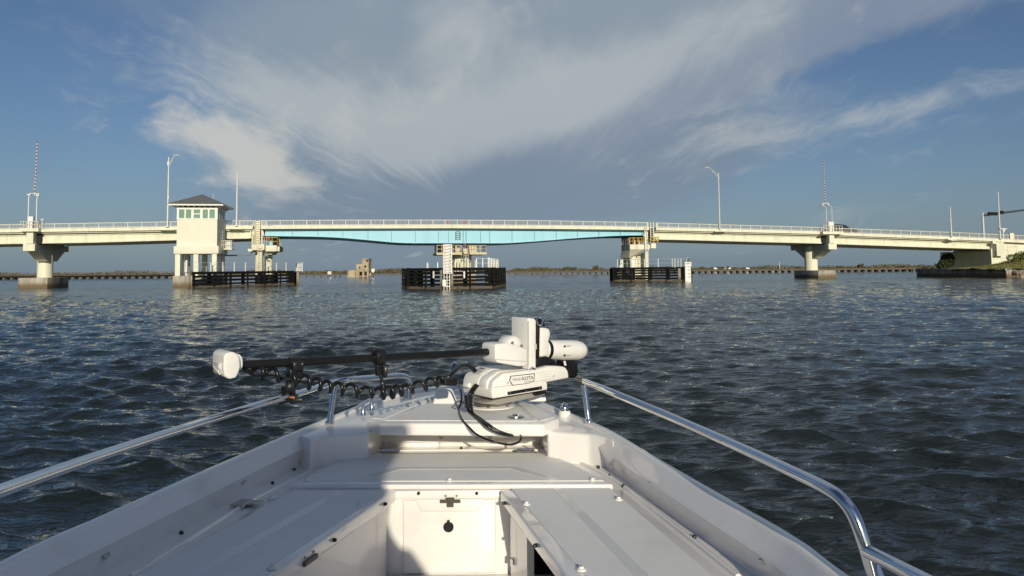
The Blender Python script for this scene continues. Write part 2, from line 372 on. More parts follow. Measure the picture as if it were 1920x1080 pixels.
# ------------------------------------------------------------------ water
def build_water():
    dense = np.linspace(R(-44), R(44), 640)
    rest = np.linspace(R(44), R(316), 70)[1:-1]
    ang = np.concatenate([dense, rest]); na = len(ang)
    rad = np.concatenate([[.02, .6, 1.2], np.geomspace(1.8, 340, 900), np.geomspace(340, 20000, 34)[1:]]); nr = len(rad)
    A, Rr = np.meshgrid(ang, rad)
    X = Rr*np.sin(A); Y = Rr*np.cos(A); Z = np.zeros_like(X); DX = np.zeros_like(X); DY = np.zeros_like(X)
    rs = np.random.RandomState(11)
    lam = np.concatenate([np.geomspace(.10, .36, 40), np.geomspace(.33, 1.0, 46), np.geomspace(1.0, 2.3, 12), np.geomspace(3.0, 8, 6)])
    spacing = Rr*.0058
    # gusts: patches of rougher and smoother water
    gust = .88+.26*np.sin(X*.11+1+np.sin(Y*.05))*np.sin(Y*.12+.5+np.sin(X*.07))+.16*np.sin(X*.31-Y*.22)
    for l in lam:
        k = 2*math.pi/l; th = R(-97)+rs.normal(0, R(24)); ph = rs.uniform(0, 2*math.pi)
        st = .046 if l < .34 else (.044 if l < 1.0 else (.022 if l < 2.4 else .008))
        a = st/k*rs.uniform(.6, 1.3)
        fall = np.clip((l/spacing-1.6)/1.5, 0, 1)*(Rr < 340)
        P = k*(X*math.cos(th)+Y*math.sin(th))+ph
        c = np.cos(P)*a*fall*gust; s_ = np.sin(P)*a*fall*gust
        Z += c; DX -= s_*math.cos(th)*.9; DY -= s_*math.sin(th)*.9
    X = X+DX; Y = Y+DY; Z = Z-.02
    v = np.stack([X, Y, Z], -1).reshape(-1, 3)
    i, j = np.meshgrid(np.arange(nr-1), np.arange(na), indexing='ij'); j2 = (j+1) % na
    f = np.stack([i*na+j, (i+1)*na+j, (i+1)*na+j2, i*na+j2], -1).reshape(-1, 4)
    me = bpy.data.meshes.new('water'); me.vertices.add(len(v)); me.vertices.foreach_set('co', v.ravel().astype(np.float32))
    me.loops.add(f.size); me.loops.foreach_set('vertex_index', f.ravel().astype(np.int32))
    me.polygons.add(len(f)); me.polygons.foreach_set('loop_start', np.arange(0, f.size, 4, dtype=np.int32)); me.polygons.foreach_set('loop_total', np.full(len(f), 4, dtype=np.int32))
    me.update(calc_edges=True); me.validate()
    me.polygons.foreach_set('use_smooth', [True]*len(me.polygons))
    m = bpy.data.materials.new('sea_water'); m.use_nodes = True; nt = m.node_tree; b = nt.nodes['Principled BSDF']
    b.inputs['Base Color'].default_value = (.0115, .0165, .0172, 1); b.inputs['Roughness'].default_value = .03; b.inputs['IOR'].default_value = 1.33
    geo = nt.nodes.new('ShaderNodeNewGeometry'); mp = nt.nodes.new('ShaderNodeMapping'); mp.inputs['Scale'].default_value = (.42, 1, 1); mp.inputs['Rotation'].default_value = (0, 0, R(-6))
    nt.links.new(geo.outputs['Position'], mp.inputs['Vector'])
    prev = None
    for sc, st, ds, kind in ((1.6, .8, .13, 'FBM'), (2.6, .8, .030, 'RIDGED_MULTIFRACTAL'), (5.5, .8, .06, 'FBM'), (15, .8, .02, 'FBM')):
        n = nt.nodes.new('ShaderNodeTexNoise'); n.noise_type = kind; n.inputs['Scale'].default_value = sc; n.inputs['Detail'].default_value = 3; n.inputs['Roughness'].default_value = .55; n.inputs['Distortion'].default_value = .4
        nt.links.new(mp.outputs[0], n.inputs['Vector'])
        bp = nt.nodes.new('ShaderNodeBump'); bp.inputs['Strength'].default_value = st; bp.inputs['Distance'].default_value = ds
        nt.links.new(n.outputs['Fac'], bp.inputs['Height'])
        if prev: nt.links.new(prev, bp.inputs['Normal'])
        prev = bp.outputs[0]
    nt.links.new(prev, b.inputs['Normal'])
    me.materials.append(m)
    o = bpy.data.objects.new('water', me); COL.objects.link(o); struct(o)
build_water()
# ------------------------------------------------------------------ the bridge
TF, TG, TB = -.9, 0.0, 10.2       # fascia front, near girder face, far fascia
def prof(pts, t): 
    q = [BR(x, y, t) for x, y in pts]; return [a for a, _ in q], [b for _, b in q]
P_TOP = prof([(-160, 431.5), (0, 429.6), (150, 427.6), (300, 425.6), (440, 423.6), (640, 422.6), (850, 422.2), (1000, 423.2), (1200, 425.6), (1280, 427.4), (1400, 430.2), (1537, 433.6), (1600, 437.2), (1783, 443.8), (1858, 447), (1920, 450.2), (2100, 459)], TF)
P_RAIL = prof([(-160, 423), (0, 420.7), (150, 418), (300, 415.5), (440, 413.3), (640, 412), (850, 412), (1000, 412.8), (1200, 416.3), (1280, 418.7), (1400, 422), (1537, 425.8), (1600, 428.3), (1783, 435), (1858, 438.5), (1920, 441.2), (2100, 449)], TF)
P_BOT = prof([(-160, 459.8), (0, 457.8), (180, 454.8), (330, 450.4), (475, 447), (1225, 449.0), (1280, 450), (1410, 453.5), (1537, 456.6), (1700, 462.5), (1858, 467.5)], TG)
P_BLUE = prof([(497, 441.7), (596, 443), (642, 445.2), (689, 449.4), (734, 453.6), (762, 455.2), (902, 455.4), (949, 455.4), (1000, 452.2), (1040, 449), (1082, 445.6), (1124, 443), (1163, 441), (1208, 440.6)], TG)
zt = lambda s: interp(s, *P_TOP)
zr = lambda s: interp(s, *P_RAIL)
zb = lambda s: interp(s, *P_BOT)
zbl = lambda s: interp(s, *P_BLUE)
def sx(px, py, t=0): return BR(px, py, t)[0]
FH = .42                          # fascia height

def strip(mb, s0, s1, step, t0, t1, lo, hi, i=0):
    """a beam between two height profiles"""
    n = max(1, int(abs(s1-s0)/step)); S = [s0+(s1-s0)*k/n for k in range(n+1)]; k0 = len(mb.v)
    for s in S: mb.v += [W(s, t0, lo(s)), W(s, t1, lo(s)), W(s, t1, hi(s)), W(s, t0, hi(s))]
    for k in range(n):
        a, b = k0+4*k, k0+4*k+4
        for j in range(4):
            j2 = (j+1) % 4; mb.f.append((a+j, b+j, b+j2, a+j2)); mb.mi.append(i)
    mb.f.append((k0, k0+1, k0+2, k0+3)); mb.f.append((k0+4*n+3, k0+4*n+2, k0+4*n+1, k0+4*n)); mb.mi += [i, i]
    return mb
def railing(root, s0, s1, posts, t, name='railing_panel'):
    """each panel between two posts is its own part: post, two rails and balusters"""
    edges = [s0]+[p for p in posts if s0 < p < s1]+[s1]
    for a, b in zip(edges[:-1], edges[1:]):
        m = MB(); za, zb_, ha, hb = zt(a)+.1, zt(b)+.1, zr(a), zr(b)
        m.bar(W(a+.05, t, za-.1), W(a+.05, t, ha), .1, .1, BV)
        m.bar(W(a, t, ha-.04), W(b, t, hb-.04), .07, .08)
        m.bar(W(a+.1, t, za), W(b, t, zb_), .05, .06)
        n = 9
        for k in range(1, n+1):
            q = k/(n+1); s = a+(b-a)*q
            m.bar(W(s, t, za+(zb_-za)*q), W(s, t, ha+(hb-ha)*q-.06), .028, .028, BV)
        m.build(name, railm, root)
def post_list(pxs, t): return [sx(x, 420, t) for x in pxs]
pp = []
x = -40.0
while x < 1960:
    pp.append(x); x += interp(x, [0, 300, 640, 870, 1100, 1400, 1900], [28.5, 26.5, 24, 22.3, 20.2, 19, 18])
POSTS = post_list(pp, TF+.15)

def span(name, label, s0, s1, group=None):
    root = thing(name, label, 'bridge span', W(s0, 0, zb(s0)), group)
    m = strip(MB(), s0, s1, 3, TF, TB, lambda s: zt(s)-FH, zt); m.build('deck_slab', cream, root)
    m = strip(MB(), s0, s1, 3, TF+.35, TB-.35, lambda s: zt(s)-FH-.17, lambda s: zt(s)-FH-.003); m.build('deck_soffit', cream, root)
    for k, t in enumerate((TG, 3.2, 6.3, 9.2)):
        m = strip(MB(), s0+.1, s1-.1, 3, t+.12, t+.36, lambda s: zb(s)+.22, lambda s: zt(s)-FH-.175)
        strip(m, s0+.1, s1-.1, 3, t-.02, t+.5, lambda s: zb(s), lambda s: zb(s)+.22)
        strip(m, s0+.1, s1-.1, 3, t-.02, t+.5, lambda s: zt(s)-FH-.42, lambda s: zt(s)-FH-.18)
        m.build('girder', cream, root, origin=W(s0, t, zb(s0)))
    m = strip(MB(), s0+.2, s1-.2, 3, TF+.45, TB-.45, lambda s: zt(s)+.004, lambda s: zt(s)+.02); m.build('road_surface', asphalt, root)
    railing(root, s0, s1, POSTS, TF+.15)
    railing(root, s0, s1, [p+.35 for p in POSTS], TB-.15, 'far_railing_panel')
    return root
S_A = sx(-150, 440); S_B = sx(66, 440); S_C = sx(476, 440); S_C2 = sx(497, 440); S_D = sx(1208, 440); S_D2 = sx(1226, 440); S_E = sx(1550, 445); S_F = sx(1868, 455)
span('approach_span', 'cream concrete span at the far left end of the bridge, beyond the striped gate', S_A, S_B-.05)
span('approach_span', 'cream concrete span between the striped gate pier and the bridge tender house', S_B+.05, S_C)
span('approach_span', 'cream concrete span carrying the double-armed lamp, right of the aqua swing span', S_D2, S_E-.05)
span('approach_span', 'cream concrete span sloping down to the grassy bank under the dark car', S_E+.05, S_F-.05)

# swing span
def swing():
    root = thing('swing_span', 'aqua blue steel swing span on the round centre pier', 'bridge span', W(sx(870, 440), 5, zbl(0)))
    s0, s1 = S_C2, S_D
    strip(MB(), s0-.4, s1+.4, 3, TF, TB, lambda s: zt(s)-FH, zt).build('deck_slab', cream, root)
    strip(MB(), s0, s1, 3, TF+.45, TB-.45, lambda s: zt(s)+.004, lambda s: zt(s)+.02).build('road_surface', asphalt, root)
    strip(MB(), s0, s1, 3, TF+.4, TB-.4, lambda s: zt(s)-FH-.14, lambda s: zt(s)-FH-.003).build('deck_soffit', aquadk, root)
    for t in (TG, 3.2, 6.3, 9.2):
        g = strip(MB(), s0, s1, 1.5, t+.02, t+.07, lambda s: zbl(s)+.04, lambda s: zt(s)-FH-.14)
        go = g.build('plate_girder', aqua, root)
        strip(MB(), s0, s1, 1.5, t-.1, t+.5, lambda s: zbl(s)-.06, lambda s: zbl(s)+.04).build('bottom_flange', aqua, go)
        strip(MB(), s0, s1, 1.5, t-.08, t+.4, lambda s: zt(s)-FH-.24, lambda s: zt(s)-FH-.15).build('top_flange', aqua, go)
        if t == TG:
            for x in (548, 596, 643, 690, 734, 779, 822, 841, 868.5, 874, 901, 918, 960, 1002, 1043, 1083, 1123, 1163):
                s = sx(x, 445); w = .10 if x not in (868.5, 874) else .16
                MB().bbox(s-w/2, s+w/2, -.075, .018, zbl(s)+.045, zt(s)-FH-.25).build('stiffener', aquadk, go)  # painted darker so the ribs read as shade lines
    for x in np.linspace(520, 1190, 15):
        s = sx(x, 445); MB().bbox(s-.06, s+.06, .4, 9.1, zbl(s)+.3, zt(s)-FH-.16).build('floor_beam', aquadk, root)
    # grab ladder on the web
    m = MB()
    for x in (854.5, 862.5):
        s = sx(x, 442); m.bar(W(s, -.22, zbl(s)+.45), W(s, -.22, zt(s)-FH-.45), .07, .07)
        for zz in (zbl(s)+.5, zt(s)-FH-.5): m.bar(W(s, -.22, zz), W(s, .02, zz), .06, .06)
    a, b = sx(854.5, 442), sx(862.5, 442)
    for k in range(5): zz = zbl(a)+.55+k*.26; m.bar(W(a, -.22, zz), W(b, -.22, zz), .04, .04)
    m.build('web_ladder', black, root)
    # pivot gear below the centre
    sc = sx(872, 460)
    for x0, x1 in ((855, 864), (880, 899)):
        a, b = sx(x0, 458), sx(x1, 458); m = MB(); zz = zbl(a)-.06
        m.hexa([W(a+.15, .5, zz-.55), W(b-.15, .5, zz-.55), W(b-.15, 5, zz-.55), W(a+.15, 5, zz-.55)], [W(a, .5, zz), W(b, .5, zz), W(b, 5, zz), W(a, 5, zz)]); m.build('pivot_bracket', black, root)
    m = MB(); m.bbox(sc-.22, sc+.22, .3, .9, zbl(sc)-.62, zbl(sc)-.06); m.build('pivot_post', bluef, root)
    m = MB(); m.lathe(W(sc, .12, zbl(sc)-.32), W(sc, .3, zbl(sc)-.32), [(0, .01), (0, .16), (1, .16), (1, .01)], 14); m.build('red_lamp', redp, root)
    railing(root, s0-.4, s1+.4, POSTS, TF+.15); railing(root, s0-.4, s1+.4, [p+.35 for p in POSTS], TB-.15, 'far_railing_panel')
    for x in (840, 871.5):
        s = sx(x, 417, TF+.1); MB().bbox(s-.16, s+.16, TF+.2, TF+.26, zt(s)+.12, zt(s)+.75).build('red_reflector', redp, root)
    # end gear
    for x, d in ((494, 1), (1207, -1)):
        s = sx(x, 445); m = MB()
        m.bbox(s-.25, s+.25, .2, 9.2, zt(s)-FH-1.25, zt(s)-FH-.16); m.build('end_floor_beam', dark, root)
        m = MB(); m.bar(W(s+.1*d, -.25, zt(s)-FH-.9), W(s-.25*d, -.25, zt(s)-.1), .16, .16); m.bar(W(s+.35*d, -.3, zt(s)+.05), W(s-.3*d, -.3, zt(s)+.05), .12, .12)
        m.build('end_latch', galv, root)
swing()

# hammerhead piers
def hammer_pier(label, px_block, yb0, yb1, px_pil, px_foot, px_col, y_foot, plat, cab, gap_side):
    s0, s1 = sx(px_block[0], yb1, -1.1), sx(px_block[1], yb1, -1.1); sm = (s0+s1)/2
    za, zc = BR(px_block[0], yb1, -1.1)[1], BR(px_block[0], yb0, -1.1)[1]
    root = thing('bridge_pier', label, 'bridge pier', W(sm, 4.2, 0))
    # footing
    f0, f1 = sx(px_foot[0], y_foot, .7), sx(px_foot[1], y_foot, .7); zf = BR(px_foot[0], y_foot, .7)[1]
    MB().bbox(f0, f1, .7, 7.4, -.8, zf).build('footing', conc, root, bevel=.05)
    # rounded column
    c0, c1 = sx(px_col[0], y_foot-15, 4.2), sx(px_col[1], y_foot-15, 4.2); r = (c1-c0)/2*.985; cm = (c0+c1)/2
    MB().tube([W(cm, 4.2, zf-.02), W(cm, 4.2, zc-.3)], r, 40).build('column', cream, root, smooth=True, ang=40)
    # cap: side profile in (t, z), tapering below
    za2 = za-1.25
    pr = [(-1.1, zc), (-1.1, za), (.2, za-.05), (2.7, za2), (5.6, za2), (8.1, za+.1), (9.4, za+.1), (9.4, zc)]
    m = MB(); m.hexa([W(s0, t, z) for t, z in pr], [W(s1, t, z) for t, z in pr]); m.build('pier_cap', cream, root)
    # pilaster up to the platform
    p0, p1 = sx(px_pil[0], yb0-5, -1.25), sx(px_pil[1], yb0-5, -1.25)
    MB().bbox(p0, p1, -1.25, .3, zc-.002, zt(sm)-.35).build('pilaster', cream, root)
    MB().bbox(p1+.02 if gap_side > 0 else p0-.55, p1+.55 if gap_side > 0 else p0-.02, -.3, .3, zc, zt(sm)-.4).build('joint_shade', dark, root)  # solid dark block standing in for the shade beside the pilaster
    q0, q1 = sx(plat[0], plat[2], -1.7), sx(plat[1], plat[2], -1.7); zp = zt(sm)+.02
    MB().bbox(q0, q1, -1.75, -.915, zp-.4, zp).build('platform', cream, root)
    # platform rail
    m = MB()
    for k in range(7):
        s = q0+.1+(q1-q0-.2)*k/6; m.bar(W(s, -1.68, zp), W(s, -1.68, zp+.85), .06, .06)
    for h in (.45, .85): m.bar(W(q0+.1, -1.68, zp+h), W(q1-.1, -1.68, zp+h), .05, .05)
    for s in (q0+.1, q1-.1):
        for h in (.45, .85): m.bar(W(s, -1.68, zp+h), W(s, -.9, zp+h), .05, .05)
    m.build('platform_rail', railm, root)
    for k in range(2): 
        s = s0+.3+k*(s1-s0-.6); MB().bbox(s-.25, s+.25, .05, .5, zc, zc+.1).build('bearing_pad', black, root)
    return sm, zp
g1 = hammer_pier('pale round pier with hammerhead cap under the left striped gate', (43, 65), 457, 470.5, (49, 62), (34, 89), (70, 99), 521.2, (37, 72.5, 430), None, 1)
g2 = hammer_pier('pale round pier with hammerhead cap under the right striped gate by the dark car', (1554, 1569), 456.5, 467.5, (1555.5, 1564.5), (1534, 1568), (1510, 1531.5), 507, (1543, 1581, 435), None, -1)

# warning gates
def gate(label, pole_px, arm, y_top, cab, t=-1.45):
    s_ = [sx(p[0], p[1], t) for p in pole_px]; z0 = zt(s_[0])
    root = thing('striped_gate', label, 'barrier gate', W(sum(s_)/2, t, z0), 'raised barrier gates on the bridge')
    for (bx, by, tx, ty), d in zip(pole_px, (1, 1)):
        a = BR(bx, by, t); b = BR(tx, ty, t); m = MB()
        top = W(b[0], t, b[1]); m.tube([W(a[0], t, z0), W(a[0], t, b[1]-.55), W(a[0], t, b[1]-.4), W(b[0], t, b[1]-.12), top], .07, 8); m.build('gate_post', galv, root)
        MB().box(top, (.2, .12, .1), (BU, BV, Vector((0, 0, 1)))).build('hinge_box', galv, root)
    a, b = BR(*arm[0], t), BR(*arm[1], t); n = 15
    base = W(a[0], t, a[1]); tip = W(b[0], t, b[1])
    m = MB(); m.bar(base-(tip-base)*.03, tip, .085, .05, BV); ao = m.build('gate_arm', railm, root)
    for k in range(n):
        p = base+(tip-base)*(k+.5)/n*1.0; q = base+(tip-base)*(k+1.0)/n
        MB().bar(p, q, .105, .06, BV).build('red_stripe', redp, ao)
    MB().bar(base-BU*.55, base+BU*.55, .08, .08).build('pivot_bar', galv, root)
    m = MB(); m.bar(base-BU*.4, base+(tip-base)*.3, .009); m.bar(base+BU*.4, base+(tip-base)*.3, .009); m.build('stay_wire', galv, root)
    c0, c1 = sx(cab[0], cab[2], t+.1), sx(cab[1], cab[2], t+.1); zc = BR(cab[0], cab[2], t+.1)[1]
    m = MB(); m.bbox(c0, c1, t-.1, t+.45, z0, zc); co = m.build('gate_cabinet', whitep, root, bevel=.03)
    MB().bbox(c0+.1, c1-.1, t-.13, t-.1, z0+.25, zc-.12).build('cabinet_door', whitep, co)
gate('raised red and white striped gate on the left pier above the tall round column', [(52.5, 420, 55, 365), (68, 420, 71, 366)], ((65, 363), (70, 265)), 265, (53, 63, 406))
gate('raised red and white striped gate standing beside the dark car', [(1550, 426, 1542, 384), (1560.5, 426, 1552, 383)], ((1547, 381), (1544.5, 303)), 303, (1552, 1562, 416))

# street lamps
def lamp(label, x, ytop, ybot, arm=None, t=TF-.1, extra=False, group='lamp posts along the bridge', base=True):
    s, _ = BR(x, ybot, t); z0 = zt(s)-.05; z1 = BR(x, ytop, t)[1]
    root = thing('lamp_post', label, 'lamp post', W(s, t, z0), group)
    m = MB(); n = 8; m.tube([W(s, t, z0+(z1-z0)*k/n) for k in range(n+1)], [.13-.055*k/n for k in range(n+1)], 10); m.build('pole', galv, root, smooth=True)
    MB().bbox(s-.2, s+.2, t-.2, t+.2, z0, z0+.12).build('base_plate', galv, root)
    m = strip(MB(), s-.9, s+.9, .9, TF-.35, TF-.003, lambda q: zt(s)-FH-.22+abs(q-s)*.22, lambda q: zt(s)-FH+.12); m.build('pedestal', cream, root)
    if arm:
        j, e = BR(*arm[0], t), BR(*arm[1], t); d = math.copysign(1, e[0]-j[0])
        m = MB(); m.tube([W(j[0], t, j[1]-.35), W(j[0]+(e[0]-j[0])*.82, t, e[1]-.05), W(e[0]-.2*d, t, e[1]+.02)], .045, 8); m.tube([W(j[0], t, j[1]-.75), W(j[0]+(e[0]-j[0])*.6, t, j[1]+(e[1]-j[1])*.5)], .03, 6); m.build('arm', galv, root)
        m = MB(); m.lathe(W(e[0]-.3*d, t, e[1]+.02), W(e[0]+.35*d, t, e[1]-.03), [(0, .04), (.2, .07), (.7, .09), (1, .04)], 8); m.build('lamp_head', galv, root, smooth=True)
    if extra:
        m = MB(); m.bbox(s-.12, s+.02, t-.14, t+.1, z0+(z1-z0)*.88, z0+(z1-z0)*.94); m.build('terminal_box', whitep, root)
        m = MB(); m.bbox(s-.05, s+.16, t-.12, t+.1, z0+(z1-z0)*.42, z0+(z1-z0)*.44); m.build('bracket', whitep, root)
lamp('tall lamp post with one arm standing beside the left side of the tender house', 314, 295, 426, ((315, 306), (330, 291)), extra=True)
lamp('plain tall post just right of the tender house roof', 443.5, 322, 424)
lamp('tall lamp post with arm reaching left, midway between swing span and car', 1349.5, 324, 428, ((1349, 327), (1326, 314)))
lamp('short plain post behind the railing left of the traffic signal arm', 1784, 388, 444)
lamp('plain post rising in front of the traffic signal arm above the abutment', 1875.5, 360, 448)
m = MB(); sA, zA = BR(1876, 430, -1.2); tagc = thing('roadside_camera', 'small white camera head on short post above the abutment', 'camera', W(sA+.4, -1.2, zt(sA)))
m.bar(W(sA+.4, -1.2, zt(sA)), W(sA+.4, -1.2, zA+.0), .12, .12, BV); m.build('post', whitep, tagc)
m = MB(); m.bbox(sA-.3, sA+1.0, -1.4, -1.0, zA, zA+.14); m.build('hood', whitep, tagc); m = MB(); m.lathe(W(sA+.5, -1.2, zA-.02), W(sA+.5, -1.2, zA-.55), [(0, .2), (.5, .24), (1, .1)], 10); m.build('globe', whitep, tagc)
def white_lamp():
    s, z = BR(79.5, 412.5, -1.3); r = thing('signal_horn', 'small white dome lamp behind the railing right of the left gate', 'lamp', W(s, -1.3, zt(s)))
    MB().bar(W(s, -1.3, zt(s)), W(s, -1.3, z), .08, .08, BV).build('stem', railm, r)
    MB().lathe(W(s, -1.3, z-.05), W(s, -1.3, z+.18), [(0, .2), (.4, .22), (1, .03)], 10).build('dome', whitep, r)
white_lamp()

# traffic signal mast arm (far side of the road)
def signal_mast():
    t = 11.0; s, z1 = BR(1842.5, 399, t); e = BR(2010, 382, t)
    r = thing('signal_mast', 'steel mast arm carrying traffic signals over the road at the right edge', 'traffic signal', W(s, t, zt(s)))
    MB().tube([W(s, t, zt(s)-.5), W(s, t, z1)], [.2, .15], 10).build('pole', galv, r, smooth=True)
    a = BR(1842.5, 404, t)
    MB().tube([W(a[0], t, a[1]), W(e[0], t, e[1])], [.2, .12], 10).build('mast_arm', darkg, r, smooth=True)
    for x0, x1, yy in ((1853, 1869, 400.5), (1873, 1881, 398)):
        p, q = BR(x0, yy, t-.3), BR(x1, yy, t-.3)
        h = MB().bbox(p[0], q[0], t-.45, t-.15, p[1]-.32, p[1]+.26).build('signal_head', black, r)
        n = 3 if x1-x0 > 10 else 1
        for k in range(n):
            c = W(p[0]+(q[0]-p[0])*(k+.5)/n, t-.15, p[1]-.03); MB().lathe(c, c+BV*.2, [(0, .15), (1, .17)], 10).build('visor', black, h)
    MB().bbox(s+.3, s+1.3, t-.6, t+.2, zt(s)+.2, zt(s)+.35).build('cabinet', dark, r)
signal_mast()

# car on the deck
def car():
    t = 3.0; s0 = sx(1559, 430, t); L = 4.6; z0 = zt(s0+2)+.02
    slope = math.atan((zt(s0+L)-zt(s0))/L); r = thing('parked_car', 'black car driving over the bridge next to the right striped gate', 'car', W(s0, t, z0))
    z0 += .12
    zoff = lambda x: z0+math.tan(slope)*x
    def extr(pr, t0, t1, inset=0):
        return MB().hexa([W(s0+x, t0, zoff(x)+z) for x, z in pr], [W(s0+x, t1, zoff(x)+z) for x, z in pr])
    body = [(0, .35), (.05, .75), (.15, .95), (1.1, 1.0), (3.4, .98), (4.35, .82), (4.6, .6), (4.6, .3), (4.3, .22), (.3, .22)]
    extr(body, t, t+1.8).build('body', carp, r, bevel=.07, seg=3, ang=50)
    cab = [(.12, .96), (.5, 1.42), (1.0, 1.55), (2.1, 1.55), (2.6, 1.46), (3.45, .99)]
    extr(cab, t+.13, t+1.67).build('cabin', carp, r, bevel=.08, seg=3, ang=50)
    extr([(.62, 1.05), (.85, 1.4), (1.5, 1.46), (1.5, 1.05)], t+.118, t+.3).build('side_window', carg, r)
    extr([(1.6, 1.05), (1.6, 1.46), (2.2, 1.44), (2.9, 1.05)], t+.118, t+.3).build('side_window', carg, r)
    for x in (.95, 3.65):
        c = W(s0+x, t-.01, zoff(x)+.2); w = MB().lathe(c, c+BV*.22, [(0, .3), (.15, .34), (.9, .34), (1, .3)], 18).build('wheel', rubber, r, smooth=True)
        MB().lathe(c-BV*.012, c+BV*.02, [(0, .19), (1, .2)], 14).build('rim', galv, w)
car()

# ------------------------------------------------------------------ tender house
def house():
    t0, t1 = -6.2, -1.1
    a, b = sx(331.5, 440, t0), sx(407, 440, t0); zbot = BR(331, 462, t0)[1]; ztop = BR(331, 389, t0)[1]
    r = thing('tender_house', 'square cream bridge tender house with grey hipped roof on concrete legs', 'building', W((a+b)/2, (t0+t1)/2, zbot))
    zw0, zw1 = BR(331, 410.2, t0)[1], BR(331, 391.5, t0)[1]
    MB().bbox(a, b, t0, t1, zbot, zw0).build('wall', creamhouse, r)
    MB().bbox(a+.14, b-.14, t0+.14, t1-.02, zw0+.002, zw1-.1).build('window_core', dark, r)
    # window band: frames, mullions, panes
    S = lambda x: sx(x, 400, t0)
    MB().bbox(a-.05, b+.05, t0-.05, t1+.05, zw1-.08, ztop+.02).build('head_band', whitep, r)
    MB().bbox(a-.05, b+.05, t0-.05, t1+.05, zw0-.06, zw0+.06).build('sill_band', whitep, r)
    xs = [(335.7, 346), (348.6, 358.8), (363.3, 375.5), (380.3, 390), (393, 403)]
    edges = [a-.03]+[q for p in xs for q in (S(p[0]), S(p[1]))]+[b+.03]
    for k in range(0, len(edges), 2):
        MB().bbox(edges[k], edges[k+1], t0-.03, t0+.1, zw0+.062, zw1-.082).build('mullion', whitep, r)
    for k, (p, q) in enumerate(xs):
        w = MB().bbox(S(p)+.003, S(q)-.003, t0+.07, t0+.10, zw0+.065, zw1-.085).build('window_pane', glassg, r)
        if k == 2:
            zm = (zw0+zw1)/2; MB().bbox(S(p), S(q), t0-.02, t0+.07, zm-.07, zm+.05).build('glazing_bar', whitep, w)
    for side, ss in ((1, b), (-1, a)):
        n = 5; ts = np.linspace(t0+.1, t1, n+1)
        for k in range(n):
            lo, hi = sorted((ss-.06*side, ss-.03*side))
            MB().bbox(lo, hi, ts[k]+.2, ts[k+1]-.003, zw0+.065, zw1-.085).build('window_pane', glassg, r)
            lo, hi = sorted((ss-.1*side, ss+.03*side))
            MB().bbox(lo, hi, ts[k], ts[k]+.197, zw0+.062, zw1-.082).build('mullion', whitep, r)
    # eaves, brackets, roof
    ov = .82; ze = BR(317, 384.5, t0-ov)[1]
    e0, e1, f0, f1 = a-ov, b+ov, t0-ov, t1+ov
    MB().bbox(e0, e1, f0, f1, ze-.02, ze+.16).build('eave', whitep, r)
    n = 8
    for k in range(n):
        s = a+.1+(b-a-.2)*k/(n-1); MB().hexa([W(s-.05, t0-.6, ze-.06), W(s+.05, t0-.6, ze-.06), W(s+.05, t0-.052, ze-.3), W(s-.05, t0-.052, ze-.3)], [W(s-.05, t0-.6, ze-.022), W(s+.05, t0-.6, ze-.022), W(s+.05, t0-.052, ze-.022), W(s-.05, t0-.052, ze-.022)]).build('eave_bracket', whitep, r)
        t = t0+.1+(t1-t0-.2)*k/(n-1)
        MB().hexa([W(b+.6, t-.05, ze-.06), W(b+.6, t+.05, ze-.06), W(b+.052, t+.05, ze-.3), W(b+.052, t-.05, ze-.3)], [W(b+.6, t-.05, ze-.022), W(b+.6, t+.05, ze-.022), W(b+.052, t+.05, ze-.022), W(b+.052, t-.05, ze-.022)]).build('eave_bracket', whitep, r)
    zap = BR(376, 365.5, (t0+t1)/2)[1]; cs, ct = (e0+e1)/2, (t0+t1)/2
    m = MB(); c = [W(e0-.05, f0-.05, ze+.163), W(e1+.05, f0-.05, ze+.163), W(e1+.05, f1+.05, ze+.163), W(e0-.05, f1+.05, ze+.163)]; ap = W(cs, ct, zap)
    for k in range(4): m.quad([c[k], c[(k+1) % 4], ap])
    m.quad(c[::-1]); ro = m.build('roof', rooft, r)
    m = MB()   # standing seams
    for k in range(4):
        p, q = c[k], c[(k+1) % 4]; mid = (p+q)/2
        for j in range(1, 16):
            u = j/16; base = p+(q-p)*u; top = base+(ap-mid)*(1-abs(2*u-1)); m.bar(base+Vector((0, 0, .02)), top+Vector((0, 0, .02)), .04, .05)
    m.build('roof_seam', rooft, ro)
    m = MB()
    for k in range(4): m.bar(c[k]+Vector((0, 0, .02)), ap+Vector((0, 0, .03)), .12, .08)
    m.build('hip_cap', rooft, ro)
    MB().bar(W(cs+1.3, ct, zap-1.0), W(cs+1.3, ct, zap+.15), .03, .03, BV).build('aerial', galv, r)
    # lower band and legs
    zb0, zb1 = BR(325, 476, t0-.4)[1], BR(325, 461.5, t0-.4)[1]
    a2, b2 = sx(325.5, 470, t0-.4), sx(409.5, 470, t0-.4)
    MB().bbox(a2, b2, t0-.4, t1+.3, zb0, zb1).build('base_band', creamhouse, r, bevel=.03)
    for x0, x1 in ((328, 337.5), (362.5, 371.5), (397, 406)):
        p, q = sx(x0, 495, t0-.2), sx(x1, 495, t0-.2)
        for t in (t0-.2, t1-.7):
            MB().bbox(p, q, t, t+.62, .2, zb0).build('leg', cream, r, bevel=.02)
    for x in (343, 349.5, 411):
        p = sx(x, 495, t0+2.2); MB().tube([W(p, t0+2.2, .2), W(p, t0+2.2, zb0)], .14, 10).build('service_pipe', whitep, r)
    pf0, pf1 = sx(323.5, 525, t0-.6), sx(357.5, 525, t0-.6); zf = BR(323, 517.3, t0-.6)[1]
    MB().bbox(pf0, sx(409, 525, t0-.6), t0-.6, t1+.4, -.8, zf).build('footing', conc, r, bevel=.04)
    # balcony and service boxes on the right side
    p = b+.03; z1 = BR(420, 466.5, t1-2)[1]
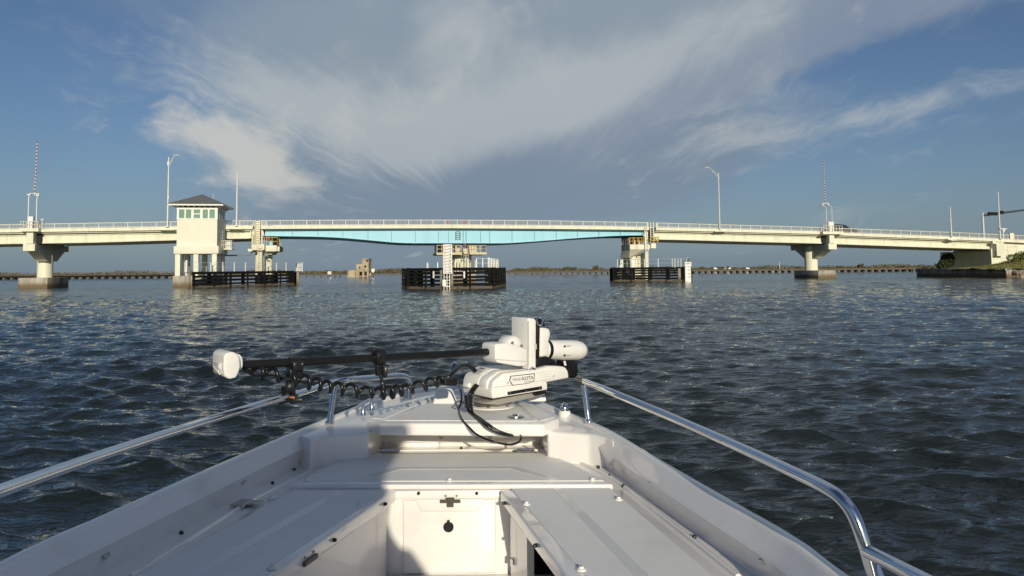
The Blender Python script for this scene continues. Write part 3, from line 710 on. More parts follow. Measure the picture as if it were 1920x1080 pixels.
    MB().bbox(p, p+1.25, t1-2.3, t1-.4, z1-.12, z1+.02).build('balcony_floor', cream, r)
    m = MB(); zr_ = z1+1.05
    for q in np.linspace(0, 1, 6): m.bar(W(p+1.2*q, t1-2.25, z1), W(p+1.2*q, t1-2.25, zr_), .05, .05, BV)
    for h in (.5, 1.05): m.bar(W(p, t1-2.25, z1+h), W(p+1.2, t1-2.25, z1+h), .05); m.bar(W(p+1.2, t1-2.25, z1+h), W(p+1.2, t1-.45, z1+h), .05)
    m.build('balcony_rail', railm, r)
    MB().bbox(p+.35, p+1.05, t1-1.9, t1-.8, z1+.022, z1+1.0).build('air_conditioner', whitep, r, bevel=.03)
    m = MB()
    for k, zz in enumerate((447, 441, 435)):
        q = BR(412, zz, t1-2)[1]; m.bbox(b+.003, b+.16, t1-2.2, t1-1.7, q-.16, q+.16)
    m.build('junction_box', greyp, r)
house()

# conduit between house and rest pier
def conduit():
    pts = [(407, 479.3), (430, 479.0), (462, 478.6), (470, 477.2), (472.5, 472), (472, 466)]
    P = [W(*(lambda q: (q[0], .6, q[1]))(BR(x, y, .6))) for x, y in pts]
    tag(MB().tube(smooth_path(P, 5), .09, 8).build('conduit_pipe', greyp, smooth=True), 'grey conduit pipe running from the tender house to the next pier', 'pipe')
conduit()

def yellow_rail(root, pts, z0, h, m_, n=3):
    m = MB()
    for a, b in zip(pts[:-1], pts[1:]):
        a, b = Vector(a), Vector(b); k = max(1, round((b-a).length/.75))
        for j in range(k+1): q = a+(b-a)*j/k; m.bar(W(q.x, q.y, z0), W(q.x, q.y, z0+h), .055, .055, BV)
        for hh in (h*.5, h): m.bar(W(a.x, a.y, z0+hh), W(b.x, b.y, z0+hh), .05)
    return m.build('safety_rail', m_, root)
def ladder(name, root, s, t, z0, z1, w=.45, m_=creamrail):
    m = MB()
    for d in (-w/2, w/2): m.bar(W(s+d, t, z0), W(s+d, t, z1), .06, .06, BV)
    k = int((z1-z0)/.3)
    for j in range(1, k): m.bar(W(s-w/2, t, z0+(z1-z0)*j/k), W(s+w/2, t, z0+(z1-z0)*j/k), .045)
    return m.build(name, m_, root)

# rest pier under the left end of the swing span
def rest_left():
    t = -1.0; S = lambda x, y=465, tt=-1.0: sx(x, y, tt); Z = lambda y, x=490, tt=-1.0: BR(x, y, tt)[1]
    r = thing('rest_pier', 'cream pier with yellow railings at the left end of the aqua span', 'bridge pier', W(S(490), 3, 0))
    zc0, zc1 = Z(469), Z(458)
    MB().bbox(S(471.5), S(495.5), -1.0, 5, zc0, zc1).build('pier_cap', cream, r, bevel=.03)
    MB().bbox(S(496.2), S(519, 465, -.2), -.2, 5.0, zc0-.15, zc1-.12).build('pier_cap', cream, r, bevel=.03)
    MB().bbox(S(519.3, 465, .6), S(524, 465, .6), .6, 4.6, zc0-.1, zc1-.25).build('pier_cap', cream, r)
    MB().bbox(S(463, 468), S(471.3, 468), -.2, 3, Z(471), Z(466)).build('side_ledge', cream, r)
    MB().hexa([W(S(479), .9, zc0-.55), W(S(506), .9, zc0-.55), W(S(506), 4.5, zc0-.55), W(S(479), 4.5, zc0-.55)], [W(S(474), .6, zc0-.155), W(S(511), .6, zc0-.155), W(S(511), 4.8, zc0-.155), W(S(474), 4.8, zc0-.155)]).build('cap_haunch', cream, r)
    for x0, x1, t_ in ((477, 494.5, .9), (496.5, 510, 2.6)):
        a, b = S(x0, 490, t_), S(x1, 490, t_); rr = (b-a)/2
        MB().tube([W((a+b)/2, t_+rr, -.5), W((a+b)/2, t_+rr, zc0-.3)], rr, 28).build('column', cream, r, smooth=True)
    MB().bbox(S(482.8, 490, -.2), S(490.5, 490, -.2), -.2, .95, .8, zc0-.003).build('ladder_pier', cream, r)
    # ladder tower
    a, b = S(478.5, 440, -1.3), S(485.5, 440, -1.3)
    MB().bbox(a, b, -.95, -.55, zc1+.003, Z(414)).build('ladder_mast', cream, r)
    ladder('ladder', r, (a+b)/2+.05, -1.15, zc1-.1, Z(412), .55)
    ladder('ladder', r, S(487.5, 480, -1.15), -1.15, 1.6, zc1-.2, .5)
    for x in (477.5, 486.5): MB().bar(W(S(x), -1.05, zc1), W(S(x), -1.05, Z(412.5)), .07, .07, BV).build('mast_post', railm, r)
    for x0, x1, ya, yb_ in ((466.5, 469, 429, 446), (471, 474.5, 429, 446), (488, 490, 430, 456)):
        MB().bbox(S(x0), S(x1), -.3, -.05, Z(yb_), Z(ya)).build('column_stub', cream, r)
    yellow_rail(r, [(S(472), -.9), (S(495), -.9)], zc1, .95, creamrail)
    yellow_rail(r, [(S(498), -.1), (S(518.5), -.1), (S(522), 1.5)], zc1-.12, 1.05, yellowp)
    MB().bbox(S(471.5), S(475), -.92, -.86, zc1+.1, zc1+1.35).build('sign_plate', creamrail, r)
    MB().bbox(S(476), S(478.3), -.75, -.5, zc1+.003, zc1+.95).build('cabinet', dark, r)
    MB().bbox(S(479), S(483.5), -.9, -.6, zc1+.003, zc1+1.0).build('cabinet', creamrail, r)
    MB().hexa([W(S(494.5), .1, zc1+.8), W(S(505), .1, zc1+.5), W(S(505), 2, zc1+.5), W(S(494.5), 2, zc1+.8)], [W(S(495.5), .1, zc1+1.15), W(S(503), .1, zc1+1.05), W(S(503), 2, zc1+1.05), W(S(495.5), 2, zc1+1.15)]).build('red_machine_cover', redp, r)
    MB().bbox(S(502.5), S(509.5), .1, 1.2, zc1-.11, zc1+.5).build('drive_unit', aqua, r, bevel=.05)
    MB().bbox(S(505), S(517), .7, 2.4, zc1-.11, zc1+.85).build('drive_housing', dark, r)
    MB().lathe(W(S(462.5), .4, Z(463)), W(S(469), .4, Z(462)), [(0, .1), (.1, .32), (.45, .32), (.5, .2), (1, .2)], 12).build('winch_drum', greyp, r)
    MB().tube([W(S(491), -.95, zc1), W(S(491), -.95, zc1+1.45)], .09, 8).build('vent_pipe', whitep, r)
    m = MB(); m.bar(W(S(491.5, 475), .4, Z(473)), W(S(496.5, 478), .4, Z(480)), .14); m.bar(W(S(496), .4, Z(479)), W(S(500), .4, Z(479.5)), .14); m.build('drain_pipe', greyp, r)
    MB().bbox(S(478, 500, .5), S(512, 500, .5), .5, 6, -.8, 1.2).build('footing', conc, r)
rest_left()

def rest_right():
    S = lambda x, y=462, tt=-.8: sx(x, y, tt); Z = lambda y, x=1190, tt=-.8: BR(x, y, tt)[1]
    r = thing('rest_pier', 'shaded pier with yellow railings at the right end of the aqua span', 'bridge pier', W(S(1195), 3, 0))
    zc0, zc1 = Z(467.5), Z(458.3)
    fp = [(S(1165.5, 462, 2.5), 2.6), (S(1181), -.8), (S(1208), -.8), (S(1216.5), 5.5)]
    MB().hexa([W(a, t, zc0) for a, t in fp], [W(a, t, zc1) for a, t in fp]).build('pier_cap', cream, r)
    MB().bbox(S(1208.5), S(1216.5), -.95, 5, zc0-.05, zc1+.05).build('ladder_pier', cream, r)
    MB().bbox(S(1220.5, 462, -1.2), S(1230, 462, -1.2), -1.2, .6, Z(465.8), Z(456.3)).build('pilaster_block', cream, r)
    MB().bbox(S(1216.6), S(1221, 462, -.8), -.8, 4, zc0+.1, zc1-.1).build('pier_cap', cream, r)
    zl = Z(474)
    lo = [(S(1176), 2.6), (S(1184), .4), (S(1206), .4), (S(1214), 5)]
    MB().hexa([W(a, t, zl-.7+.5*(k > 1)) for k, (a, t) in enumerate(lo)], [W(a+.05*(1 if k < 2 else -1), t+.03, zc0-.003) for k, (a, t) in enumerate(fp)]).build('cap_haunch', cream, r)
    a, b = S(1182.5, 490, .5), S(1194.5, 490, .5); rr = (b-a)/2
    MB().tube([W((a+b)/2, .5+rr, -.5), W((a+b)/2, .5+rr, zl)], rr, 28).build('column', cream, r, smooth=True)
    a2, b2 = S(1210, 490, .2), S(1217, 490, .2)
    MB().tube([W((a2+b2)/2, .2+(b2-a2)/2, -.5), W((a2+b2)/2, .2+(b2-a2)/2, zl+.3)], (b2-a2)/2, 20).build('column', cream, r, smooth=True)
    MB().bbox(S(1175.5, 490, 2), S(1216, 490, 2), 2.0, 4.4, -.5, zl).build('wall_panel', cream, r)
    yellow_rail(r, [(S(1181.5), -.7), (S(1207), -.7)], zc1, .95, yellowp)
    yellow_rail(r, [(S(1166, 462, 2.2), 2.3), (S(1180), -.7)], zc1, .95, galv)
    for x in (1187, 1196, 1203): MB().bbox(S(x), S(x+1.6), -.66, -.6, zc1+.02, zc1+1.05).build('orange_post', orange, r)
    MB().bbox(S(1184), S(1206), 1.0, 3.2, zc1+.003, zc1+1.1).build('drive_housing', dark, r)
    for x in (1190.5, 1198.5): MB().bbox(S(x), S(x+2), -.5, -.3, zc1+.003, zc1+.6).build('cabinet', whitep, r)
    # ladder cage with yellow hoop at the span end
    for x in (1208, 1211.5, 1219, 1224): MB().bar(W(S(x), -1.1, zc1+(.0 if x < 1215 else .5)), W(S(x), -1.1, Z(417 if x > 1212 else 424)), .1, .1, BV).build('mast_post', railm, r)
    ladder('ladder', r, S(1221.5), -1.2, zc1+.2, Z(416), .55, railm)
    MB().bbox(S(1212.5), S(1218), -.3, .2, zc1+.06, Z(434)).build('column_stub', cream, r)
    m = MB(); zy = Z(448.5); 
    for zz in (zy-.22, zy+.22): m.tube([W(S(1224.2)+.62*math.cos(q), -1.45+.4*math.sin(q), zz) for q in np.linspace(0, 2*math.pi, 17)], .06, 6)
    for q in np.linspace(0, 2*math.pi, 7): m.bar(W(S(1224.2)+.62*math.cos(q), -1.45+.4*math.sin(q), zy-.5), W(S(1224.2)+.62*math.cos(q), -1.45+.4*math.sin(q), zy+.35), .07, .07, BV)
    m.build('ladder_cage', yellowp, r)
    ladder('ladder', r, S(1213, 490, -1.05), -1.05, 1.8, zc1, .45, galv)
    m = MB(); m.bbox(S(1183, 500, .45), S(1190, 500, .45), .2, .4, 1.6, 2.9); m.build('meter_board', whitep, r)
    MB().bbox(S(1182, 510, 1), S(1216, 510, 1), .6, 5, -.8, .8).build('footing', conc, r)
rest_right()

def pivot_pier():
    t = -.6; S = lambda x, y=475, tt=-.6: sx(x, y, tt); Z = lambda y, x=870, tt=-.6: BR(x, y, tt)[1]
    r = thing('pivot_pier', 'round cream centre pier with railed platform under the aqua span', 'bridge pier', W(S(868), 4, 0))
    a, b = S(847, 490, 1), S(886.5, 490, 1); cm, rr = (a+b)/2, (b-a)/2
    MB().tube([W(cm, 1+rr, -.5), W(cm, 1+rr, Z(478.2))], rr, 40).build('drum', cream, r, smooth=True)
    for x in (838, 852, 881, 893): pass
    zp = Z(477.5)
    MB().bbox(S(818.5), S(866.8), -.6, 6, zp, zp+.3).build('platform', creamrail, r)
    MB().bbox(S(877), S(912.5), -.6, 6, zp+.02, zp+.32).build('platform', creamrail, r)
    yellow_rail(r, [(S(819), 3), (S(819), -.5), (S(866), -.5)], zp+.3, 1.0, creamrail)
    yellow_rail(r, [(S(877.5), -.5), (S(912), -.5), (S(912), 3)], zp+.32, .95, creamrail)
    for x in (880, 885, 890): MB().bbox(S(x), S(x+4), -.4, -.35, zp+.33, zp+1.2).build('gate_panel', creamrail, r)
    MB().bbox(S(868, 470, -.9), S(876.5, 470, -.9), -.9, .5, Z(477), Z(466.3)).build('lock_cabinet', creamrail, r, bevel=.04)
    MB().bbox(S(824), S(832), .3, 2, zp+.3, zp+1.3).build('drive_housing', dark, r)
    MB().bbox(S(855), S(864), .6, 2.2, zp+.3, zp+1.2).build('drive_housing', creamrail, r)
    # stair with treads
    st = MB(); x0, x1 = S(869, 490, -1), S(876.5, 490, -1); zz0, zz1 = 1.9, Z(478)
    m = MB(); m.bar(W(x0-.05, -1.0, zz1), W(x0-.05, -2.9, zz0), .1, .28); m.bar(W(x1+.15, -1.0, zz1), W(x1+.15, -2.9, zz0), .1, .28); so_ = m.build('stair_stringer', creamrail, r)
    n = 9
    for k in range(n):
        q = (k+.5)/n; MB().bbox(x0, x1+.1, -1.15-1.75*q-.1, -1.15-1.75*q+.1, zz1+(zz0-zz1)*q-.02, zz1+(zz0-zz1)*q+.02).build('tread', galv, so_)
    m = MB(); m.bar(W(x0-.1, -1.0, zz1+.95), W(x0-.1, -2.9, zz0+.95), .06); m.bar(W(x1+.18, -1.0, zz1+.95), W(x1+.18, -2.9, zz0+.95), .08); m.build('handrail', black, r)
    for x in (852, 856.5, 862, 890): MB().bbox(S(x, 495, .2), S(x+2.6, 495, .2), .2, .45, 1.6, Z(494-(x % 3)*3)).build('equipment_box', creamrail, r)
    MB().bbox(S(850, 495, .1), S(853, 495, .1), .05, .3, 2.9, 3.3).build('lamp_box', black, r)
    MB().bbox(S(842, 510, 0), S(892, 510, 0), 0, 8, -.8, 1.3).build('footing', conc, r)
pivot_pier()

# ------------------------------------------------------------------ fenders
def fender(label, P, ztop, posts_every, levels, group, walkway=True, rail_h=1.15, rail_from=0, whites=()):
    """P: plan points (world x, y) of the face; horizontal timbers are parts, posts are parts"""
    root = thing('timber_fender', label, 'fender', (P[0][0], P[0][1], 0), group)
    P = [Vector((p[0], p[1], 0)) for p in P]; cen = sum(P, Vector())/len(P)
    for a, b in zip(P[:-1], P[1:]):
        d = (b-a); l = d.length; d /= l; n = Vector((d.y, -d.x, 0))
        if n.y > 0 and abs(n.y) > .2: n = -n
        if abs(n.y) <= .2 and (cen-a).dot(n) > 0: n = -n
        zs = np.linspace(.42, ztop-.14, levels); fr = random.Random(int(l*100)); J = lambda q: Vector((0, 0, fr.uniform(-q, q)))
        for k, z in enumerate(zs):
            MB().bar(a+n*fr.uniform(-.02, .02)+Vector((0, 0, z))+J(.05), b+n*fr.uniform(-.02, .02)+Vector((0, 0, z))+J(.05), .22, .24*fr.uniform(.85, 1.12) if k < levels-1 else .3).build('wale', timber, root)
        MB().bar(a-n*.04+Vector((0, 0, .1)), b-n*.04+Vector((0, 0, .1)), .3, .22).build('lowest_wale', wood, root)
        k = max(2, int(l/posts_every))
        for j in range(k+1):
            p = a+d*(l*j/k); w = .16 if j % 2 else .3
            p = p+d*fr.uniform(-.18, .18)*(0 < j < k); MB().bar(p+n*.17+Vector((0, 0, -.6)), p+n*.17+d*fr.uniform(-.05, .05)+Vector((0, 0, ztop-.02))+J(.07), .14, w, d).build('fender_post', timber, root)
            MB().bar(p-n*.6+Vector((0, 0, -.6)), p-n*.6+Vector((0, 0, ztop-.2)), .3, .3, d).build('pile', conc if j % 2 == 0 else timber, root)
        if walkway:
            MB().bar(a-n*.75+Vector((0, 0, ztop-.1)), b-n*.75+Vector((0, 0, ztop-.1)), 1.1, .1).build('walkway', wood, root)
            k2 = max(2, int(l/1.9)); m = MB()
            for j in range(k2+1):
                p = a+d*(l*j/k2)-n*1.2
                MB().bar(p+Vector((0, 0, ztop-.1)), p+Vector((0, 0, ztop+rail_h)), .09, .09, d).build('rail_post', whitep, root)
            for h in (.55, 1.1): m.bar(a-n*1.2+Vector((0, 0, ztop+h*rail_h/1.15)), b-n*1.2+Vector((0, 0, ztop+h*rail_h/1.15)), .03)
            m.build('rail_cable', galv, root)
    return root
gw = lambda x, y: (G(x, y, 0).x, G(x, y, 0).y)
ftop = lambda P, x, y: PY(x, y, P[1]).z
A, B_ = gw(361, 540.0), gw(380, 541.0); C_ = gw(549.5, 533.5)
C2 = (C_[0]-3.4, C_[1]+9)
fender('long black timber fender in front of the tender house legs', [A, C_, C2], ftop(A, 361, 509.5), 2.6, 4, 'timber fenders')
P = [gw(757.5, 538.6), gw(768, 541.0), gw(836, 542.6), gw(924, 540.0), gw(944.5, 536.0)]
P = [(P[0][0]-.6, P[0][1]+16)]+P+[(P[-1][0]-.7, P[-1][1]+14)]
CF = fender('black timber fender around the centre pier with clearance board', P, ftop(P[3], 840, 502.0), 2.2, 5, 'timber fenders', walkway=False)
fcP = P
P = [tuple(PY(1152, 520, 104.3).xy), tuple(PY(1283, 520, 99.2).xy), tuple(PY(1294, 520, 102).xy)]
P = [(P[0][0]+.9, P[0][1]+10)]+P
fender('black timber fender at the right rest pier with white gauge post', P, ftop(P[1], 1152, 501.6), 2.4, 5, 'timber fenders')
# walkway of the centre fender
zt_f = ftop(fcP[3], 840, 502.0)
m = MB().hexa([Vector((x*.99, y+1.0, zt_f-.16)) for x, y in fcP], [Vector((x*.99, y+1.0, zt_f-.06)) for x, y in fcP]); m.build('walkway', wood, CF)
for x, yt in ((820.5, 492), (905, 484), (893.5, 484.5), (915.5, 482.5), (918.5, 483.5), (921.5, 484.5), (924.5, 485.5), (927.5, 486.5), (930.5, 487.5), (933.5, 486.5), (854, 486), (866, 490)):
    p = PY(x, 503, 82); MB().bar(Vector((p.x, 82, zt_f-.1)), Vector((p.x, 82, PY(x, yt, 82).z)), .1, .1, BV).build('rail_post', whitep, CF)
m = MB(); 
for y0, y1 in ((484, 485.5), (493, 493.5)): m.bar(PY(893, y0, 82), PY(934, y1, 82), .03)
m.build('rail_cable', galv, CF)
m = MB(); a, b = PY(919, 502, 82.4), PY(934.5, 485.5, 82.4); m.box(((a.x+b.x)/2, 82.4, (a.z+b.z)/2-.15), ((b.x-a.x)/2, .03, (b.z-a.z)/2-.15)); m.build('bird_screen', creamrail, CF)
m = MB(); p = PY(801.5, 502, 80); m.tube([Vector((p.x, 80, zt_f-.1)), Vector((p.x, 80, zt_f+.45)), Vector((p.x, 80, zt_f+.46)), Vector((p.x, 80, zt_f+.62))], [.16, .16, .1, .07], 12); m.build('fog_signal', galv, CF)
for x, y0, y1 in ((813, 510, 522), (870.5, 510, 521)):
    p = PY(x, 515, fcP[3][1]-.5 if x < 840 else fcP[3][1]+.6); MB().box((p.x, p.y, p.z), (.07, .03, .32)).build('navigation_strip', whitep if x > 840 else railm, CF)

def clearance_board():
    Y = fcP[3][1]-.35
    a, b = PY(830.8, 513.5, Y), PY(847.5, 457.8, Y); y1 = Y+.06
    r = thing('clearance_board', 'tall white clearance gauge board with numbers from fifteen to twenty four', 'sign', ((a.x+b.x)/2, Y, a.z))
    h = (b.z-a.z)/10
    m = MB(); m.box(((a.x+b.x)/2, Y+.03, (a.z+b.z)/2), ((b.x-a.x)/2, .03, (b.z-a.z)/2)); m.build('board', whitep, r)
    m = MB()
    for k in range(10):
        z = b.z-h*(k+.5); m.box((a.x+.27, Y-.003, z-.06), (.24, .003, .022)); m.box((a.x+.17, Y-.003, z+.09), (.12, .003, .014))
    m.build('red_tick', redp, r)
    for k, num in enumerate(range(15, 25)):
        o = flat_text('number', str(num), .26, .006, ink, 'CENTER'); o.parent = r
        o.location = Vector((b.x-.21, Y-.004, b.z-h*(k+.5)-.1))-WORLD[r.name]; o.rotation_euler = (R(90), 0, 0)
    m = MB()
    for x in (832.5, 838, 843): p = PY(x, 514, Y+.1); m.bar(Vector((p.x, Y+.1, .0)), Vector((p.x, Y+.1, a.z+.1)), .07, .07, BV)
    for k in range(4): m.bar(Vector((a.x+.1, Y+.1, .3+k*.28)), Vector((b.x-.2, Y+.1, .3+k*.28)), .05)
    m.build('support_frame', galv, r)
    p, q = PY(829.8, 537, Y), PY(835, 524.3, Y); MB().box(((p.x+q.x)/2, Y-.02, (p.z+q.z)/2), ((q.x-p.x)/2, .03, (q.z-p.z)/2)).build('lower_plate', whitep, r)
    p, q = PY(835.5, 537.5, Y), PY(843, 525.3, Y); m = MB()
    for z in (p.z, q.z): m.bar(Vector((p.x, Y, z)), Vector((q.x, Y, z)), .06)
    for x in (p.x, q.x): m.bar(Vector((x, Y, p.z)), Vector((x, Y, q.z)), .06, .06, BV)
    m.build('lower_frame', whitep, r)
clearance_board()
def gauge_post():
    Y = 98.7
    a, b = PY(1284.4, 526.8, Y), PY(1295.8, 491.3, Y)
    r = thing('gauge_post', 'white tide gauge board with small lamp on top at the right fender end', 'sign', ((a.x+b.x)/2, Y, -.1))
    z1 = PY(1290, 499, Y).z
    MB().box(((a.x+b.x)/2, Y+.15, (a.z+z1)/2-.1), ((b.x-a.x)/2-.05, .15, (z1-a.z)/2+.1)).build('post', whitep, r)
    MB().box(((a.x+b.x)/2, Y+.12, (z1+b.z)/2), ((b.x-a.x)/2, .2, (b.z-z1)/2)).build('head_board', whitep, r)
    m = MB()
    for k in range(4): m.box((a.x+.17, Y-.003, a.z+.5+k*.45), (.1, .003, .02))
    m.build('tick', ink, r)
    for k, num in enumerate(('25', '24', '23', '22')):
        o = flat_text('number', num, .3, .004, ink, 'CENTER'); o.parent = r; o.rotation_euler = (R(90), 0, 0)
        o.location = Vector((b.x-.26, Y-.004, a.z+.42+k*.45))-WORLD[r.name]
    m = MB(); 
    for k in range(5): m.box((a.x+.13+k*.13, Y-.083, b.z-.22), (.04, .003, .07))
    m.build('notice_lettering', ink, r)
    c = Vector(((a.x+b.x)/2+.05, Y+.15, b.z)); m = MB()
    for dx in (-.1, .12): m.bar(c+Vector((dx, 0, 0)), c+Vector((dx, 0, .42)), .05, .05, BV)
    m.tube([c+Vector((0, 0, .36)), c+Vector((0, 0, .5))], .12, 10); m.build('lamp_frame', black, r)
    MB().tube([c+Vector((0, 0, .5)), c+Vector((0, 0, .62))], [.1, .06], 10).build('lamp_lens', whitep, r)
gauge_post()

# ------------------------------------------------------------------ right bank
def bank():
    near, far = Vector((*gw(1881, 521.3), 0)), None
    near = Vector((68.6, 104.0, 0)); far = Vector((66.4, 123, 0)); ztop = PY(1881, 503.2, 104).z
    d = (near-far).normalized()
    root = thing('seawall', 'weathered concrete seawall below the grassy bank, shaded on its water side', 'wall', near)
    n = 6
    for k in range(n):
        a = far+(near-far)*(k/n); b = far+(near-far)*((k+1)/n)-d*.04
        MB().hexa([a+Vector((0, 0, -1)), b+Vector((0, 0, -1)), b+Vector((.6, .1, -1)), a+Vector((.6, .1, -1))], [a+Vector((0, 0, ztop-.28)), b+Vector((0, 0, ztop-.28)), b+Vector((.6, .1, ztop-.28)), a+Vector((.6, .1, ztop-.28))]).build('wall_panel', conc, root)
    MB().bar(far+Vector((.2, 0, ztop-.14)), near+Vector((.2, 0, ztop-.14)), .7, .27).build('cap', conc, root)
    e = near+Vector((1.05, .25, 0))
    MB().hexa([near+Vector((.02, -.02, -1)), e+Vector((0, 0, -1)), e+Vector((0, .7, -1)), near+Vector((.02, .7, -1))], [near+Vector((.02, -.02, ztop+.03)), e+Vector((0, 0, ztop+.03)), e+Vector((0, .7, ztop+.03)), near+Vector((.02, .7, ztop+.03))]).build('end_pier', conc, root)
    # cap running on to the right over the riprap
    p1 = Vector((76.5, 107, ztop-.35)); MB().bar(e+Vector((0, .3, ztop-.15)), p1, .6, .3).build('cap', conc, root)
    # grassy mound
    def hz(x, y):
        u = (x-67)/14; v = (y-104)/20
        e = np.interp(x-(y-110)*.5, [60, 66, 69, 72, 75, 78, 84, 100], [.0, .05, .25, .75, 1.6, 2.5, 4.2, 7.5]); return ztop-.16+e*np.clip((y-103.0)/6, .12, 1)
    m = MB(); nx, ny = 34, 20; k0 = 0
    for j in range(ny+1):
        for i in range(nx+1):
            x = 66.6+i*1.0; y = 103.6+j*1.3+max(0, (x-69))*.13
            if x < 68.5: y = max(y, 104.6)
            m.v.append(Vector((x+.3, y, hz(x, y)+.09*math.sin(x*3.1+y*1.7)+.06*math.sin(x*5.3-y*4.1)))); 
    for j in range(ny):
        for i in range(nx):
            a = j*(nx+1)+i; m.f.append((a, a+1, a+nx+2, a+nx+1)); m.mi.append(0)
    g = m.build('grassy_bank', grass, smooth=True, ang=180); struct(g)
    # grass blades over it
    rr = random.Random(4); m = MB()
    for _ in range(9000):
        x = rr.uniform(68, 92); y = 104.2+max(0, (x-69))*.13+rr.uniform(0, 1)**1.6*15
        h = rr.uniform(.1, .32); a = rr.uniform(0, 6.28); z = hz(x, y)-.03; w = rr.uniform(.02, .05)
        m.quad([(x+.3-w*math.cos(a), y-w*math.sin(a), z), (x+.3+w*math.cos(a), y+w*math.sin(a), z), (x+.3+rr.uniform(-.15, .15), y+rr.uniform(-.15, .15), z+h)])
    o = m.build('tall_grass', grass); struct(o, 'stuff')
    # riprap
    rr = random.Random(9); m = MB()
    for _ in range(120):
        x = rr.uniform(69.8, 80); c = Vector((x, 104.3+(x-69)*.13-rr.uniform(.0, .9), rr.uniform(-.1, ztop-.55))); s = rr.uniform(.2, .48)
        pts = []
        for sx_ in (-1, 1):
            pass
        q = Matrix.Rotation(rr.uniform(0, 3), 3, 'Z') @ Matrix.Rotation(rr.uniform(-.5, .5), 3, 'X')
        m.box(c, (s, s*rr.uniform(.6, 1), s*rr.uniform(.4, .8)), tuple(q.col[i] for i in range(3)))
    o = m.build('riprap_rocks', stone, bevel=.06, seg=1); struct(o, 'stuff')
bank()
def abutment():
    S = lambda x, y, t: sx(x, y, t); Z = lambda x, y, t: BR(x, y, t)[1]
    r = thing('abutment', 'cream concrete abutment with panelled wing wall above the grassy bank', 'bridge abutment', W(S_F, 0, 1))
    # breast wall facing the water, beneath the span
    s = S_F-1.2
    MB().bbox(s, s+.8, .1, 9.6, .8, zb(S_F)-.25).build('breast_wall', cream, r)
    for t in (2.4, 4.8, 7.2): MB().bbox(s-.03, s, t-.03, t+.03, .8, zb(S_F)-.3).build('wall_rib', cream, r)
    MB().bbox(s-.35, s+.8, 9.6, 10.3, .8, zb(S_F)-.2).build('end_post', cream, r)
    MB().bbox(s-.2, s+1.5, -.4, .098, 1.0, zb(S_F)+.1).build('seat_end', cream, r)
    # end block
    a, b = S(1869, 470, -1.3), S(1885.5, 470, -1.3)
    MB().bbox(a, b, -1.3, -.1, Z(1870, 480, -1.3), Z(1870, 457, -1.3)).build('pilaster_block', cream, r)
    MB().bbox(a-.5, b-.15, -1.15, .2, Z(1870, 457, -1.3)+.003, zt(S_F)-.3).build('pilaster', cream, r)
    # wing wall of separate panels
    x0 = b+.02; n = 10; w = 1.55; hrow = 1.25
    for i in range(n):
        for j in range(6):
            z0 = zt(x0+i*w)-.5-hrow*(j+1)+(hrow/2 if i % 2 else 0); 
            if z0 < .8: continue
            z1 = min(z0+hrow-.03, zt(x0+i*w)-.45)
            MB().bbox(x0+i*w+.015, x0+(i+1)*w-.015, -.12+.012*((i+j) % 2), .1, z0, z1).build('wall_panel', creamhouse, r)
    MB().bbox(x0, x0+n*w, .1, 9.6, 1, zt(x0+n*w)-.5).build('retained_core', cream, r)
    strip(MB(), S_F+.02, x0+n*w, 3, TF, TB, lambda q: zt(q)-.45, zt).build('coping', cream, r)
    strip(MB(), S_F+.02, x0+n*w, 3, TF+.45, TB-.45, lambda s: zt(s)+.004, lambda s: zt(s)+.02).build('road_surface', asphalt, r)
    railing(r, S_F+.02, x0+n*w, POSTS, TF+.15)
    p = S(1893, 445, -.8); MB().bbox(p, p+.75, -.9, -.6, zt(p)+.003, zr(p)+.25).build('rail_end_post', cream, r)
abutment()

def leaf_clumps(m, cen, rad, n, size, rr, flat=1.0):
    for _ in range(n):
        while True:
            p = Vector((rr.uniform(-1, 1), rr.uniform(-1, 1), rr.uniform(-1, 1)))
            if .25 < p.length < 1: break
        p = p.normalized()*p.length**.5
        c = Vector(cen)+Vector((p.x*rad[0], p.y*rad[1], p.z*rad[2])); s = size*rr.uniform(.6, 1.4)
        a = Vector((rr.uniform(-1, 1), rr.uniform(-1, 1), rr.uniform(-.6, .6))).normalized()*s; b = a.cross(Vector((rr.uniform(-1, 1), rr.uniform(-1, 1), rr.uniform(-1, 1)))).normalized()*s*.55
        m.quad([c-a, c+b, c+a, c-b])
def bush(name, label, cat, base, lobes, n, size, mt, seed, group=None, trunk=.05):
    rr = random.Random(seed); r = thing(name, label, cat, base, group); m = MB(); base = Vector(base)
    for (dx, dy, dz, rx, ry, rz) in lobes: leaf_clumps(m, base+Vector((dx, dy, dz)), (rx, ry, rz), n, size, rr)
    m.build('foliage', mt, r)
    m = MB()
    for (dx, dy, dz, *_r) in lobes: m.tube([base+Vector((0, 0, -.2)), base+Vector((dx*.5, dy*.5, dz*.5)), base+Vector((dx, dy, dz))], [trunk*1.5, trunk, trunk*.4], 6)
    m.build('stems', bark, r)
